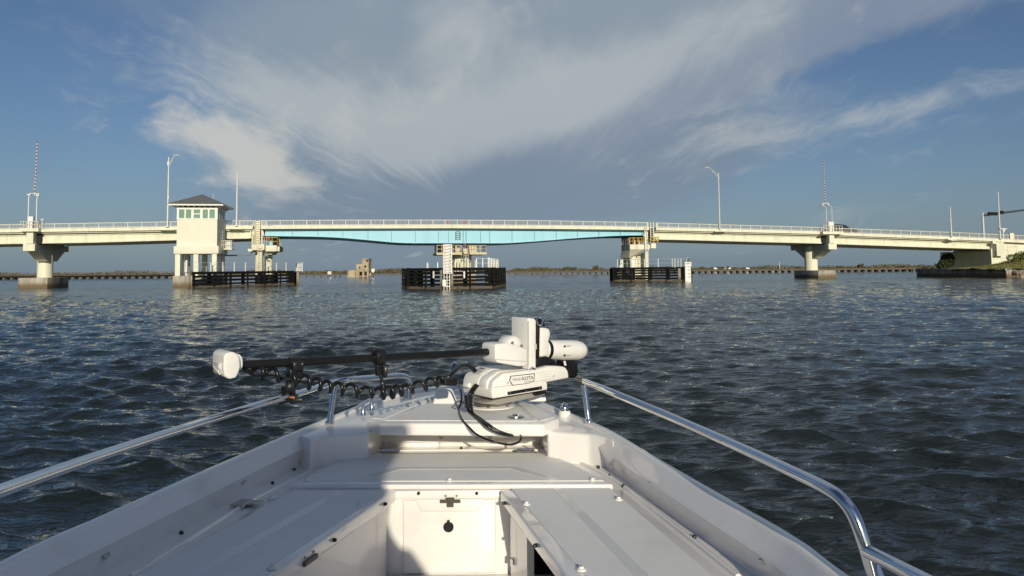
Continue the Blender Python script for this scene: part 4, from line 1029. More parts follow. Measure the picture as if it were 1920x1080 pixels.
# bush at the foot of the far end of the abutment
Yb = 124; pb = PY(1776, 500, Yb)
bush('leafy_shrub', 'dark leafy shrub at the water end of the abutment wall', 'shrub', (pb.x, Yb, 1.2), [(0, 0, 1.2, 1.2, 1.1, 1.1), (-.7, 0, .6, .9, .8, .7), (.5, .3, 1.8, .8, .8, .8), (-.4, -.2, 1.9, .5, .5, .5)], 420, .17, leaf, 3)
for k, (x, y, w, h) in enumerate(((1727, 501, 1.1, .8), (1745, 502, .9, .7), (1757, 501, .8, .9))):
    p = PY(x, y, 150); bush('shore_shrub', ('low grey shrub on the shore left of the dark shrub', 'small tuft between two low shore shrubs', 'low green shrub touching the dark shrub')[k], 'shrub', (p.x, 150, .9), [(0, 0, h*.5, w, .6, h), (w*.7, 0, h*.3, w*.6, .5, h*.6)], 120, .16, scrub if k < 2 else leaf, 20+k)
for k, (x, y) in enumerate(((1899, 480), (1914, 475))):
    Y = 108; p = PY(x, y+3, Y); bush('bank_shrub', ('green shrub on the bank against the wing wall', 'green shrub at the right edge of the bank')[k], 'shrub', (p.x, Y, p.z-.4), [(0, 0, .4, .9, .6, .5), (.8, 0, .5, .8, .6, .5)], 300, .11, bankl, 40+k)

# ------------------------------------------------------------------ far things
def far_shore():
    rr = random.Random(5); m = MB()
    # mud and mangrove along the far shore: 0..1 along x
    for x0, x1, Y, h, mt, nm in ((-520, -20, 460, 3.0, scrub, 'scrub_line'), (-135, 40, 420, 2.5, leaf2, 'mangrove_line'), (0, 330, 520, 2.9, leaf2, 'mangrove_line')):
        m = MB(); n = int((x1-x0)*26)
        for _ in range(n):
            x = rr.uniform(x0, x1); d = rr.uniform(0, 26); hh = h*(.65+.35*math.sin(x*.11)*math.sin(x*.037+1)+.2*math.sin(x*.53)); z = rr.uniform(.1, 1)**.8*hh
            s = rr.uniform(.25, .7); c = Vector((x, Y+d, z)); a = Vector((rr.uniform(-1, 1), rr.uniform(-1, 1), rr.uniform(-.5, .5))).normalized()*s; b = a.cross(Vector((rr.uniform(-1, 1), rr.uniform(-1, 1), rr.uniform(-1, 1)))).normalized()*s*.6
            m.quad([c-a, c+b, c+a, c-b])
        struct(m.build(nm, mt), 'stuff')
        m = MB(); m.hexa([Vector((x0, Y-1, -.5)), Vector((x1, Y-1, -.5)), Vector((x1, Y+90, -.5)), Vector((x0, Y+90, -.5))], [Vector((x0, Y+1, .35)), Vector((x1, Y+1, .35)), Vector((x1, Y+90, .6)), Vector((x0, Y+90, .6))]); struct(m.build('far_shore', mud))
far_shore()
def trestle(label, x0, y0, x1, y1, nb, Ya, Yb_, top_rail, group='old railway trestles'):
    a, b = PY(x0, y0, Ya), PY(x1, y1, Yb_); a.z = b.z = (a.z+b.z)/2
    r = thing('railway_trestle', label, 'trestle', (a.x, a.y, 0), group)
    d = (b-a).normalized()
    MB().bar(a-Vector((0, 0, .3)), b-Vector((0, 0, .3)), 2.6, .55).build('deck_beam', timber if top_rail else wood, r)
    MB().bar(a+Vector((0, 0, .0)), b+Vector((0, 0, .0)), 3.0, .1).build('deck_boards', wood, r)
    z0 = -.6; p0 = a
    m = MB(); h = a.z-.58
    m.box((a.x, a.y, h-.22), (.28, 1.4, .2)); m.box((a.x, a.y-1.0, (h+z0)/2-.2), (.24, .3, (h-z0)/2-.21)); m.box((a.x, a.y+1.0, (h+z0)/2-.2), (.24, .3, (h-z0)/2-.21))
    t0 = m.build('trestle_bent', conc if top_rail else wood, r, origin=(a.x, a.y, 0))
    for k in range(1, nb+1):
        q = a+(b-a)*k/nb; copy_of(t0, r, (q.x, q.y, 0))
    if top_rail:
        m = MB(); n = nb*1
        for k in range(n+1): q = a+(b-a)*k/n-Vector((0, 1.3, 0)); m.bar(q, q+Vector((0, 0, 1.1)), .12, .12, BV)
        for hh in (.55, 1.1): m.bar(a+Vector((0, -1.3, hh)), b+Vector((0, -1.3, hh)), .1)
        m.build('guard_rail', wood, r)
    return r, a, b
trestle('long low trestle with white footings and brown rail left of the tender house', -60, 517.8, 352, 515.5, 29, 250, 256, True, None)
trestle('long dark low trestle on many bents right of the centre pier', 955, 508.3, 1735, 501.5, 66, 258, 232, False, None)
# planting on top of the right trestle causeway
for k, (x, y, w, h, mt, lab) in enumerate(((1021, 507.5, 1.3, 1.1, palml, 'low palm tuft at the left end of the dark trestle'), (1062, 507, 1.2, 1.2, palml, 'palm tuft third from left behind the trestle'), (1075, 507, 1.4, 1.1, scrub, 'brown tuft beside the palm behind the trestle'), (1117, 506.5, 1.0, 1.5, palml, 'palm tuft left of the right timber fender'),
        (1316, 505, .8, .9, palml, 'small tuft right of the white gauge post'), (1360, 505, 1.4, 1.0, palml, 'bush beside the small white building'), (1430, 504.5, .8, .8, scrub, 'small tuft near the two masts'), (1497, 503.5, 1.0, .8, scrub, 'tuft left of the right hammerhead pier'), (1575, 503, 1.2, .8, palml, 'tuft just right of the round pier column'), (1614, 502.5, 1.0, 1.4, palml, 'palm tuft by a leaning pile right of the pier'), (1690, 501.5, 1.5, .6, scrub, 'low tuft left of the seawall'))):
    p = PY(x, y, 262); bush('far_shrub', lab, 'shrub', (p.x, 262, p.z-.2), [(0, 0, h*.6, w, .8, h*.6), (w*.5, 0, h*.9, w*.5, .5, h*.35), (-w*.6, 0, h*.7, w*.5, .5, h*.4)], 70, .26, mt, 60+k)
def far_building(name, label, cat, x0, x1, y0, y1, Y, m_, roof_m):
    a, b = PY(x0, y1, Y), PY(x1, y0, Y); r = thing(name, label, cat, ((a.x+b.x)/2, Y, a.z)); h = b.z-a.z; w = b.x-a.x
    MB().box(((a.x+b.x)/2, Y+2, a.z+h*.3), (w/2, 2, h*.3)).build('hull' if cat == 'boat' else 'wall', m_, r)
    MB().hexa([Vector((a.x+w*.1, Y+.5, a.z+h*.61)), Vector((b.x-w*.1, Y+.5, a.z+h*.61)), Vector((b.x-w*.1, Y+3.5, a.z+h*.61)), Vector((a.x+w*.1, Y+3.5, a.z+h*.61))], [Vector((a.x+w*.25, Y+1.2, b.z)), Vector((b.x-w*.25, Y+1.2, b.z)), Vector((b.x-w*.25, Y+3, b.z)), Vector((a.x+w*.25, Y+3, b.z))]).build('cabin' if cat == 'boat' else 'roof', roof_m, r)
far_building('moored_boat', 'tiny white boat behind the trestle right of the gauge post', 'boat', 1338.5, 1345, 501, 506, 300, whitep, whitep)
far_building('white_house', 'small white building with green roof among bushes behind the trestle', 'building', 1356, 1370, 499.5, 505.5, 300, whitep, whitep)
far_building('moored_boat', 'tiny white boat behind the trestle left of the two masts', 'boat', 1399, 1406, 501, 505, 300, whitep, whitep)
for x, y0, col, lab in ((1451.5, 491, greyp, 'thin dark sailboat mast far behind the trestle'), (1461.5, 491.5, whitep, 'thin white sailboat mast far behind the trestle')):
    a, b = PY(x, 505, 330), PY(x+.2, y0, 330); r = thing('sailboat', lab, 'sailboat', (a.x, 330, 0))
    MB().tube([a, b], [.13, .07], 6).build('mast', col, r); MB().box((a.x, 330, .55), (2.6, .9, .45)).build('hull', whitep, r, bevel=.2)
p = PY(1603.5, 507, 240); tag(MB().bar(Vector((p.x, 238, -.5)), Vector((p.x+.15, 238, PY(1603, 497.5, 238).z)), .5, .5, BV).build('mooring_pile', timber), 'dark leaning timber pile in front of the right trestle', 'pile')
# leaf pilings, signs, ruin
for k, x in enumerate((561, 574.5, 588.5, 602, 615.5, 628.5, 638)):
    y0 = 519.3; q = gw(x, y0); zt_ = PY(x, 515.2 if k % 2 else 514.6, q[1]).z
    tag(MB().tube([Vector((q[0], q[1], -.5)), Vector((q[0], q[1], zt_))], .3, 8).build('old_piling', wood), ('brown piling stub at the left end of the row, by the timber fender', 'second piling stub from the timber fender', 'third piling stub from the timber fender', 'middle piling stub of the row, left of the square marker board', 'piling stub directly below the square marker board', 'second piling stub from the ruin', 'piling stub nearest the ruin')[k], 'piling', 'piling stubs left of the ruin')
def ruin():
    Y = 236; z = lambda y: PY(680, y, Y).z; xx = lambda x: PY(x, 505, Y).x
    r = thing('ruined_building', 'sand coloured roofless ruin with stepped tower standing in the water', 'building', (xx(672), Y, 0))
    MB().box(((xx(651.8)+xx(666.6))/2, Y+2, z(512)), ((xx(666.6)-xx(651.8))/2, 2.2, (z(506)-z(517.6))/2)).build('low_block', ruinm, r, bevel=.12, seg=1)
    def wall(x0, x1, yt, yb, holes, nm, t=0):
        """front wall with real openings"""
        X = [xx(x0)]+[q for h in holes for q in (xx(h[0]), xx(h[1]))]+[xx(x1)]; m = MB()
        for k in range(len(X)-1):
            if k % 2 == 0: m.box(((X[k]+X[k+1])/2, Y+t+.2, (z(yt)+z(yb))/2), ((X[k+1]-X[k])/2, .2, (z(yt)-z(yb))/2))
            else:
                h = holes[k//2]
                m.box(((X[k]+X[k+1])/2, Y+t+.2, (z(yt)+z(h[2]))/2), ((X[k+1]-X[k])/2, .2, (z(yt)-z(h[2]))/2)); m.box(((X[k]+X[k+1])/2, Y+t+.2, (z(h[3])+z(yb))/2), ((X[k+1]-X[k])/2, .2, (z(h[3])-z(yb))/2))
        m.build(nm, ruinm, r)
    wall(668, 679.2, 495.2, 508.3, [(673, 676.4, 500, 503.5)], 'front_wall')
    wall(679.3, 691, 486, 508.3, [(683.2, 686.6, 497.6, 501.8)], 'tower_front', -.15)
    for x0, x1, yt, nm in ((668, 679.2, 495.2, 'room'), (679.3, 691, 486, 'tower_room')):
        a, b = xx(x0), xx(x1); m = MB()
        for xc in (a+.2, b-.2): m.box((xc, Y+2.45, (z(yt)+z(508.3))/2), (.2, 2.0, (z(yt)-z(508.3))/2))
        m.box(((a+b)/2, Y+4.7, (z(yt)+z(508.3))/2), ((b-a)/2, .2, (z(yt)-z(508.3))/2)); m.build(nm, ruinm, r)
    MB().box(((xx(668)+xx(691))/2, Y+2.4, z(508.7)), ((xx(691.3)-xx(667.7))/2, 2.6, .12)).build('floor_slab', ruinm, r)
    MB().box(((xx(678.6)+xx(691.5))/2, Y+2.3, z(485.5)), ((xx(691.5)-xx(678.6))/2, 2.7, .1)).build('tower_roof', ruinm, r)
    MB().box((xx(688.8), Y-.2, z(489)), (.25, .03, .3)).build('window', dark, r)
    for x in (669, 672, 681, 689.6):
        for dy in (.3, 4.2): MB().box((xx(x), Y+dy, .3), (.28, .28, z(509.3)-.3)).build('leg', ruinm, r)
    m = MB(); m.box(((xx(651)+xx(692))/2, Y+2, .0), ((xx(691.5)-xx(651.5))/2, 2.8, .22)); m.build('base_ledge', ruinm, r)
    m = MB(); m.bar((xx(667), Y-.1, z(508)), (xx(671), Y-.1, z(516)), .3); m.build('broken_slab', ruinm, r)
ruin()
def marker(label, x, y0, y1, w, Y, mt, rnd_=False, inner=None):
    p, q = PY(x, y1, Y), PY(x, y0, Y); r = thing('channel_marker', label, 'sign', (p.x, Y, 0))
    MB().tube([Vector((p.x, Y, -.5)), Vector((p.x, Y, q.z-.3))], .16, 8).build('post', wood, r)
    c = Vector((p.x, Y-.2, (p.z+q.z)/2)); hw, hh = w/2, (q.z-p.z)/2; m = MB()
    if rnd_: pts = [(-1, .95), (-.2, 1), (1, .9), (.95, -.2), (.4, -1), (-.5, -.9), (-1, -.1)]
    else: pts = [(-1, -1), (1, -1), (1, 1), (-1, 1)]
    P_ = [c+Vector((a*hw, 0, b*hh)) for a, b in pts]; m.hexa(P_, [v+Vector((0, .08, 0)) for v in P_]); m.build('board', mt, r)
    if inner: MB().box(c-Vector((0, .015, 0)), (hw*.35, .01, hh*.4)).build('emblem', inner, r)
marker('white notice board on a post just right of the ruin', 699.7, 503.8, 511, 1.05, 232, whitep, True)
marker('white square board with yellow emblem above the piling stubs', 618, 509, 514.3, 1.25, 260, whitep, False, yellowp)
# ------------------------------------------------------------------ the boat we stand in
ZG, ZD, ZB = .95, .78, .937      # gunwale, deck and bow deck heights
boat = thing('motorboat', 'white open motorboat bow with non-slip decks seen from the helm', 'boat', (-.27, 0, 0))
def resample(P, n):
    P = [Vector(p) for p in P]; d = [0]
    for a, b in zip(P[:-1], P[1:]): d.append(d[-1]+(b-a).length)
    out = []
    for k in range(n):
        t = d[-1]*k/(n-1); j = max(i for i in range(len(d)-1) if d[i] <= t+1e-9); u = (t-d[j])/(d[j+1]-d[j]); out.append(P[j]+(P[j+1]-P[j])*u)
    return out
OUT = [Vector((-1.50, -4.6, ZG)), Vector((-1.60, -2, ZG)), Vector((-1.62, .2, ZG)), Vector((-1.58, 1.3, ZG))]
OUT += [G(x, y, ZG) for x, y in ((0, 1049), (150, 981), (323, 905), (440, 854), (549, 808), (617, 780), (690, 752))]
OUT += [G(x, y, ZG) for x, y in ((760, 732.5), (820, 723), (872, 720.5), (925, 725.5))]
OUT += [G(x, y, ZG) for x, y in ((1000, 746), (1058, 768), (1115, 790.5), (1160, 812), (1232, 855), (1360, 928), (1500, 1007), (1600, 1080))]
OUT += [Vector((1.045, 1.3, ZG)), Vector((1.11, .2, ZG)), Vector((1.1, -2, ZG)), Vector((1.0, -4.6, ZG))]
OUT = resample(smooth_path(OUT, 8), 150)
def inset(d, z=None):
    r = []
    for k, p in enumerate(OUT):
        t = (OUT[min(k+1, len(OUT)-1)]-OUT[max(k-1, 0)]).normalized(); n = Vector((t.y, -t.x, 0)); q = p+n*d
        if z is not None: q = Vector((q.x, q.y, z))
        r.append(q)
    return r
def sweep(profile, name, m_, ang=40, close=False):
    m = MB(); rows = [inset(d, z) for d, z in profile]; n = len(OUT); w = len(profile)
    for k in range(n):
        for r_ in rows: m.v.append(r_[k])
    for k in range(n-1):
        for j in range(w-1 if not close else w):
            j2 = (j+1) % w; m.f.append((k*w+j, (k+1)*w+j, (k+1)*w+j2, k*w+j2)); m.mi.append(0)
    return m.build(name, m_, boat, smooth=True, ang=ang)
sweep([(0, .922), (.0, .93), (.004, .943), (.012, .95), (.040, .951), (.050, .947), (.060, .938), (.082, .905), (.096, .893), (.104, .880), (.074, .802), (.078, .786), (.13, ZD-.001)], 'gunwale', gel, 50)
sweep([(-.003, .900), (-.006, .908), (-.003, .916), (.006, .917), (.006, .898)], 'rub_rail', whitep, 50, True)
sweep([(0, .92), (.03, .80), (.10, .45), (.22, .05), (.40, -.25), (.62, -.45)], 'hull', gel, 30)
sweep([(.085, ZD), (.30, ZD)], 'side_ledge', gel)
# forward sole under everything
insd = inset(.2, ZD-.005)
fw = [p for p in insd if p.y > 3.575]
m = MB(); m.hexa([Vector((p.x, p.y, ZD-.03)) for p in fw], [Vector((p.x, p.y, ZD-.004)) for p in fw]); m.build('fore_deck', gel, boat)
# raised bow deck (two halves round the cable recess)
def bow_half(side):
    ins = inset(.05, ZB); tipk = max(range(len(ins)), key=lambda k: ins[k].y); ctr = ins[tipk].x
    if side < 0:
        edge = [p for p in ins[:tipk+1] if p.y > G(583, 826, ZB).y]
        pts = [G(583, 826, ZB), G(600, 818.5, ZB), G(625, 815.5, ZB), G(690, 810, ZB)]
        c = pts[-1]; body = pts+[Vector((c.x+.02, 4.42, ZB)), Vector((ctr, 4.42, ZB))]+edge[::-1]
    else:
        edge = [p for p in ins[tipk:] if p.y > G(1150, 829, ZB).y]
        pts = [G(1150, 829, ZB), G(1136, 820.5, ZB), G(1105, 814, ZB), G(1026, 808.5, ZB)]
        c = pts[-1]; body = pts+[Vector((c.x-.02, 4.42, ZB)), Vector((ctr, 4.42, ZB))]+edge
    n = len(body)
    m = MB(); m.hexa([Vector((p.x, p.y, ZD-.02)) for p in body], body)
    m.build('bow_deck', gel, boat, bevel=.018, seg=3, ang=50)
bow_half(-1); bow_half(1)
# bolt panel in the recess
p, q = G(697, 826, .79), G(1009, 826, .79)
bp_ = MB().box(((p.x+q.x)/2+.02, 4.395, .87), ((q.x-p.x)/2, .02, .06)).build('bolt_panel', gel, boat, bevel=.006)
for x, y, r_ in ((738, 816, .004), (744, 815.5, .004), (828, 818, .014), (894, 818, .014), (919, 818, .014), (797, 805, .007), (841, 804, .007)):
    Y = 4.372 if y > 810 else None
    if Y:
        c = PY(x, y, Y); MB().lathe(c, c-Vector((0, .008, 0)), [(0, r_), (.6, r_), (1, r_*.4)], 12).build('bolt', chrome2, bp_)

def lid(name, poly, z0, z1, m_, bevel=.008, parent=None):
    return MB().hexa([Vector((p[0], p[1], z0)) for p in poly], [Vector((p[0], p[1], z1)) for p in poly]).build(name, m_, parent or boat, bevel=bevel, seg=3, ang=50)
def shrink(poly, d):
    """inward offset of a convex polygon"""
    P = [Vector((p[0], p[1], 0)) for p in poly]; n = len(P); out = []
    area = sum(P[k].x*P[(k+1) % n].y-P[(k+1) % n].x*P[k].y for k in range(n)); sg = 1 if area > 0 else -1
    for k in range(n):
        a, b, c = P[k-1], P[k], P[(k+1) % n]
        e1, e2 = (b-a).normalized(), (c-b).normalized(); n1, n2 = Vector((-e1.y, e1.x, 0))*sg, Vector((-e2.y, e2.x, 0))*sg
        bis = (n1+n2).normalized(); out.append(b+bis*(d/max(.3, bis.dot(n1))))
    return out
# anchor hatch at the bow
ZH = .985
hp = [G(687, 785.5, ZH), G(711, 793.5, ZH), G(1019, 795.5, ZH), G(1049, 784, ZH), G(1000, 757, ZH), G(965, 746, ZH), G(812, 742, ZH)]
ah = lid('anchor_hatch', hp, ZH-.066, ZH, gel, .012)
hz = ZH+.0005
def pad(name, px, z, m_, parent, th=.0025, shrinkby=0):
    P = [G(x, y, z) for x, y in px]
    if shrinkby: P = shrink(P, shrinkby)
    return MB().hexa([Vector((p.x, p.y, z-.003)) for p in P], [Vector((p.x, p.y, z+th)) for p in P]).build(name, m_, parent)
pad('nonskid_pad', [(722, 788.5), (1004, 790), (955, 752), (830, 748)], ZH, nonskid, ah)
pad('nonskid_pad', [(697, 784.5), (717, 786.5), (812, 747), (800, 747)], ZH, nonskid, ah)
pad('nonskid_pad', [(1012, 789.5), (1040, 783), (993, 758.5), (966, 752.5)], ZH, nonskid, ah)
# wedge shaped roller cover
a = [G(809, 758, ZH), G(861, 758, ZH), G(856, 748, ZH), G(818, 748, ZH)]
t_ = [PY(819, 729, a[0].y+.06), PY(848, 728.5, a[0].y+.06), PY(847, 726.5, a[0].y+.14), PY(821, 727, a[0].y+.14)]
MB().hexa([p-Vector((0, 0, .01)) for p in a], t_).build('bow_cover', gel, boat, bevel=.015, seg=3)
# folding cleat ring in the hatch
c = G(967, 783.5, ZH)
rg = MB().lathe(c-Vector((0, 0, .002)), c+Vector((0, 0, .006)), [(0, .05), (.6, .05), (1, .044)], 24).build('flush_ring', chrome2, ah)
MB().tube([c+Vector((.026*math.cos(q), .026*math.sin(q), .010)) for q in np.linspace(0, 2*math.pi, 20)], .006, 6).build('ring_pull', chrome, rg)
# big deck hatch
ZL = .802
dp = [G(541, 909, ZL), G(1150, 908, ZL), G(1078, 869.5, ZL), G(1018, 847, ZL), G(686, 848.5, ZL), G(616, 871, ZL)]
dh = lid('deck_hatch', dp, ZD-.003, ZL, gel, .007)
pad('nonskid_pad', [(560, 903), (1132, 902), (1070, 870), (1011, 850.5), (693, 851.5), (625, 871.5)], ZL, nonskid, dh)
pad('smooth_band', [(660, 901), (676, 901), (752, 880), (958, 879.5), (1030, 899), (1047, 899), (968, 875.5), (742, 876)], ZL+.002, smoothgrey, dh, .0015)
def hinge(x, y, z, parent, w=.05):
    c = G(x, y, z); m = MB()
    m.box(c+Vector((0, .018, .003)), (w, .016, .003)); m.box(c+Vector((0, -.018, .003)), (w, .016, .003))
    h = m.build('hinge', chrome2, parent, bevel=.002, seg=1)
    MB().tube([c+Vector((-w, 0, .006)), c+Vector((w, 0, .006))], .006, 8).build('hinge_pin', chrome, h)
    for dx in (-.03, 0, .03):
        for dy in (-.018, .018):
            s = c+Vector((dx, dy, .006)); MB().lathe(s, s+Vector((0, 0, .002)), [(0, .005), (1, .003)], 8).build('screw', chrome2, h)
hinge(733, 846.5, ZL+.003, dh); hinge(985, 845.5, ZL+.003, dh)
def snap(x, y, z, parent):
    c = G(x, y, z); o = MB().lathe(c, c+Vector((0, 0, .014)), [(0, .017), (.35, .016), (.5, .009), (1, .008)], 14).build('snap_stud', whitep, parent, smooth=True)
    s = c+Vector((0, 0, .014)); MB().lathe(s, s+Vector((0, 0, .002)), [(0, .004), (1, .003)], 8).build('snap_pin', chrome2, o)
def button(p, n, parent, r_=.0085):
    n = Vector(n).normalized(); MB().lathe(p, p+n*.014, [(0, r_), (.6, r_), (1, r_*.6)], 10).build('rubber_bumper', rubber, parent, smooth=True)
for x, y in ((575, 901), (843, 902), (1111, 901)): snap(x, y, ZL+.002, dh)
for x, y in ((711, 842), (865, 842), (1018, 843)): button(G(x, y, ZD), (0, 0, 1), boat)
# seat lids
ZS = .785
def extend(a, b, Y):
    k = (Y-a.y)/(b.y-a.y); return a+(b-a)*k
l1, l2 = G(743, 916.5, ZS), G(505, 1080, ZS); l3, l4 = G(545, 916, ZS), G(250, 1080, ZS)
lp = [l3, l1, extend(l1, l2, 1.35), extend(l3, l4, 1.35)]
ls = lid('seat_lid', lp[::-1], ZS-.058, ZS, gel, .01)
r1, r2 = G(938, 918.5, ZS), G(1062, 1080, ZS); r3, r4 = G(1166, 917.5, ZS), G(1365, 1080, ZS)
rp = [r1, r3, extend(r3, r4, 1.35), extend(r1, r2, 1.35)]
rs_ = lid('seat_lid', rp[::-1], ZS-.058, ZS, gel, .01)
def pad2(name, a, b, Y0, Y1, z, m_, parent, th):
    """pad between two lines (each a pair of points) from Y0 to Y1"""
    P = [extend(*a, Y0), extend(*b, Y0), extend(*b, Y1), extend(*a, Y1)]
    return MB().hexa([Vector((p.x, p.y, z-.003)) for p in P[::-1]], [Vector((p.x, p.y, z+th)) for p in P[::-1]]).build(name, m_, parent)
gl = lambda x, y, X, Y: (G(x, y, ZS), G(X, Y, ZS))
yb = l1.y-.02
pad2('nonskid_pad', gl(548, 922, 265, 1080), gl(725, 922, 480, 1080), yb, 1.4, ZS, nonskid, ls, .002)
pad2('smooth_band', gl(630, 922, 345, 1080), gl(648, 922, 378, 1080), yb-.002, 1.42, ZS+.002, smoothgrey, ls, .0015)
pad2('nonskid_pad', gl(963, 922, 1098, 1080), gl(1151, 922, 1335, 1080), yb, 1.4, ZS, nonskid, rs_, .002)
pad2('smooth_band', gl(1041, 922, 1190, 1080), gl(1057, 922, 1216, 1080), yb-.002, 1.42, ZS+.002, smoothgrey, rs_, .0015)
for x, y in ((510, 934.5), (675, 946), (511, 1066)): snap(x, y, ZS+.002, ls)
for x, y in ((987, 946), (1160, 937), (1090, 1069)): snap(x, y, ZS+.002, rs_)
snap(860, 1072, .36, boat)
# buttons along the ledges
for x, y in ((552, 883), (586, 872), (511, 908), (340, 1002)): button(G(x, y, ZD), (0, 0, 1), boat)
for x, y in ((1122, 878), (1142, 894), (1169, 914), (1302, 1010)): button(G(x, y, ZD), (0, 0, 1), boat)
# raised bead between ledge and lids
def bead(pxs, z, r_=.006):
    MB().tube(smooth_path([G(x, y, z) for x, y in pxs], 6), r_, 8).build('deck_bead', gel, boat, smooth=True)
bead([(690, 846), (612, 868), (533, 908), (452, 951), (245, 1082)], ZD+.001, .010)
bead([(1014, 844.5), (1083, 866), (1158, 905), (1240, 968), (1384, 1082)], ZD+.001, .011)
bead([(690, 845.5), (850, 844), (1014, 844)], ZD+.001, .005)
# folding hinge plate on the left ledge
c = G(467, 943, ZD+.012); d = (G(452, 951, ZD)-G(533, 908, ZD)).normalized(); n_ = Vector((-d.y, d.x, 0)); up = Vector((0, 0, 1))
if n_.x < 0: n_ = -n_
m = MB(); m.box(c-n_*.035, (.045, .032, .002), (d, n_, up)); m.box(c+n_*.03+Vector((0, 0, .004)), (.032, .028, .002), (d, n_, up)); hg = m.build('hinge_plate', chrome2, boat, bevel=.0015, seg=1)
MB().tube([c-d*.045, c+d*.045], .006, 8).build('hinge_pin', chrome, hg)
# footwell
b1, b2 = G(743, 917, ZD), G(936, 917, ZD); YB = b1.y-.005
c1x, c2x = b1.x-.12, b2.x+.05
ZF = PY(850, 1078, YB).z
lipz = PY(850, 936, YB).z
MB().box(((c1x+c2x)/2, YB+.05, (lipz+ZD-.008)/2+.0), ((c2x-c1x)/2, .05, (ZD-.008-lipz)/2)).build('bulkhead_lip', gel, boat, bevel=.006, seg=3)
bk = MB().box(((c1x+c2x)/2, YB+.065, (lipz+ZF)/2-.02), ((c2x-c1x)/2, .05, (lipz-ZF)/2+.02)).build('bulkhead', gel, boat)
P = lambda x, y, dY=0: PY(x, y, YB+.02+dY)
a, b = P(756, 936.5), P(931, 1072); YD = YB+.011
MB().box(((a.x+b.x)/2, YB+.014, (a.z+b.z)/2-.0), ((b.x-a.x)/2, .012, (a.z-b.z)/2)).build('locker_door', gel, bk, bevel=.008, seg=3)
tr = [P(779, 936.2, -.02), P(908, 936.2, -.02), P(896, 959.5, -.02), P(789, 959.5, -.02)]
m = MB(); m.hexa([Vector((p.x, YB-.004, p.z)) for p in tr], [Vector((p.x, YB+.006, p.z)) for p in tr]); m.build('door_handle_recess', gel, bk, bevel=.006, seg=3)
# latch and socket
c = PY(844, 940, YB-.006); m = MB(); m.box(c, (.048, .003, .008)); m.box(c+Vector((0, -.002, .012)), (.02, .004, .006)); m.box(c+Vector((0, -.002, -.016)), (.016, .004, .010)); m  .build('door_latch', latchm, bk, bevel=.002, seg=1)
c = PY(841, 988, YB+.0)
sk = MB().lathe(c+Vector((0, .004, 0)), c-Vector((0, .008, 0)), [(0, .024), (.7, .024), (1, .02)], 20).build('socket_cover', rubber, bk, smooth=True)
MB().box(c+Vector((0, -.009, 0)), (.012, .003, .004)).build('socket_tab', black, sk); MB().box(c+Vector((0, -.004, .026)), (.006, .004, .006)).build('socket_hinge', black, sk)
for x, y in ((785, 924.5), (894, 924.5)): button(PY(x, y, YB), (0, -1, 0), bk, .0075)
for x, y in ((835, 930), (856, 930)): c = PY(x, y, YB); MB().lathe(c, c-Vector((0, .004, 0)), [(0, .006), (1, .003)], 10).build('screw', chrome2, bk)
# seat box sides
def side_wall(a, b, off, z0, z1, name='seat_box_side', th=.03):
    """vertical panel under the lid edge from a to b, shifted off sideways"""
    d = (b-a); d.z = 0; d.normalize(); n = Vector((d.y, -d.x, 0)); a, b = a+n*off, b+n*off
    return MB().bar(Vector((a.x, a.y, (z0+z1)/2)), Vector((b.x, b.y, (z0+z1)/2)), th, z1-z0).build(name, gel, boat)
la, lb = l1, extend(l1, l2, 1.3)
w_ = side_wall(la, lb, .0, ZF-.02, ZS-.05); w_.location.x += -.06
ra, rb = r1, extend(r1, r2, 1.3)
# right side: column, opening with dark inside, lower sill
dR = (rb-ra).normalized()
ra2 = ra+dR*.02+Vector((.055, 0, 0))
pt = lambda k: ra2+dR*k
side_wall(pt(0), pt(.30), 0, ZF-.02, ZS-.055, 'locker_frame')
side_wall(pt(1.55), pt(2.3), 0, ZF-.02, ZS-.055, 'locker_frame')
side_wall(pt(.30), pt(1.55), 0, ZF-.02, ZF+.07, 'locker_sill')
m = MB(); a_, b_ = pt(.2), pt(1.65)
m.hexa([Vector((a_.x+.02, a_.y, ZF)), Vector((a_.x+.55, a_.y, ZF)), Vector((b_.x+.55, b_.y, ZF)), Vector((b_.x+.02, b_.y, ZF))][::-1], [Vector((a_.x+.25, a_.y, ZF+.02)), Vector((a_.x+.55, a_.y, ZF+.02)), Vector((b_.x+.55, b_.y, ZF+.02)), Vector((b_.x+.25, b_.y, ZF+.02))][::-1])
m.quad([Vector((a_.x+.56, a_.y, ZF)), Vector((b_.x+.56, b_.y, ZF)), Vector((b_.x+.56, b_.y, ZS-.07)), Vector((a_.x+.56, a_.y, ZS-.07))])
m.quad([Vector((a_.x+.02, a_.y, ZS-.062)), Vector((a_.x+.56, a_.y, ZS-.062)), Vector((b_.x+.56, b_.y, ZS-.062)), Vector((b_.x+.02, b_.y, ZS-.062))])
m.build('locker_shade', dark, boat)  # near-black colour stands in for the shade inside the locker
c = pt(.85)+Vector((.16, 0, 0)); tag(MB().lathe(Vector((c.x, c.y, ZF+.02)), Vector((c.x, c.y, ZF+.26)), [(0, .1), (.1, .12), (.8, .12), (1, .09)], 18).build('black_canister', rubber, smooth=True), 'black canister stowed inside the open locker under the right seat', 'canister')
for k, z in ((.33, ZF+.35), (.31, ZF+.1)):
    c = pt(k-.28); MB().box(Vector((c.x-.018, c.y-.02, z)), (.006, .012, .014)).build('locker_hinge', chrome2, boat)
for x, y in ((721, 941), (624, 1016)):
    p = PY(x, y, extend(l1, l2, l1.y).y); 
    # on the sloping lid edge
    d = (lb-la).normalized(); best = min((la+d*(k*.01) for k in range(0, 130)), key=lambda q: abs((ray(x, y).x/ray(x, y).y)*q.y-q.x)); button(Vector((best.x+.0, best.y, ZS-.03)), (d.y*-1, d.x, 0) if d.x < 0 else (1, 0, 0), ls, .008)
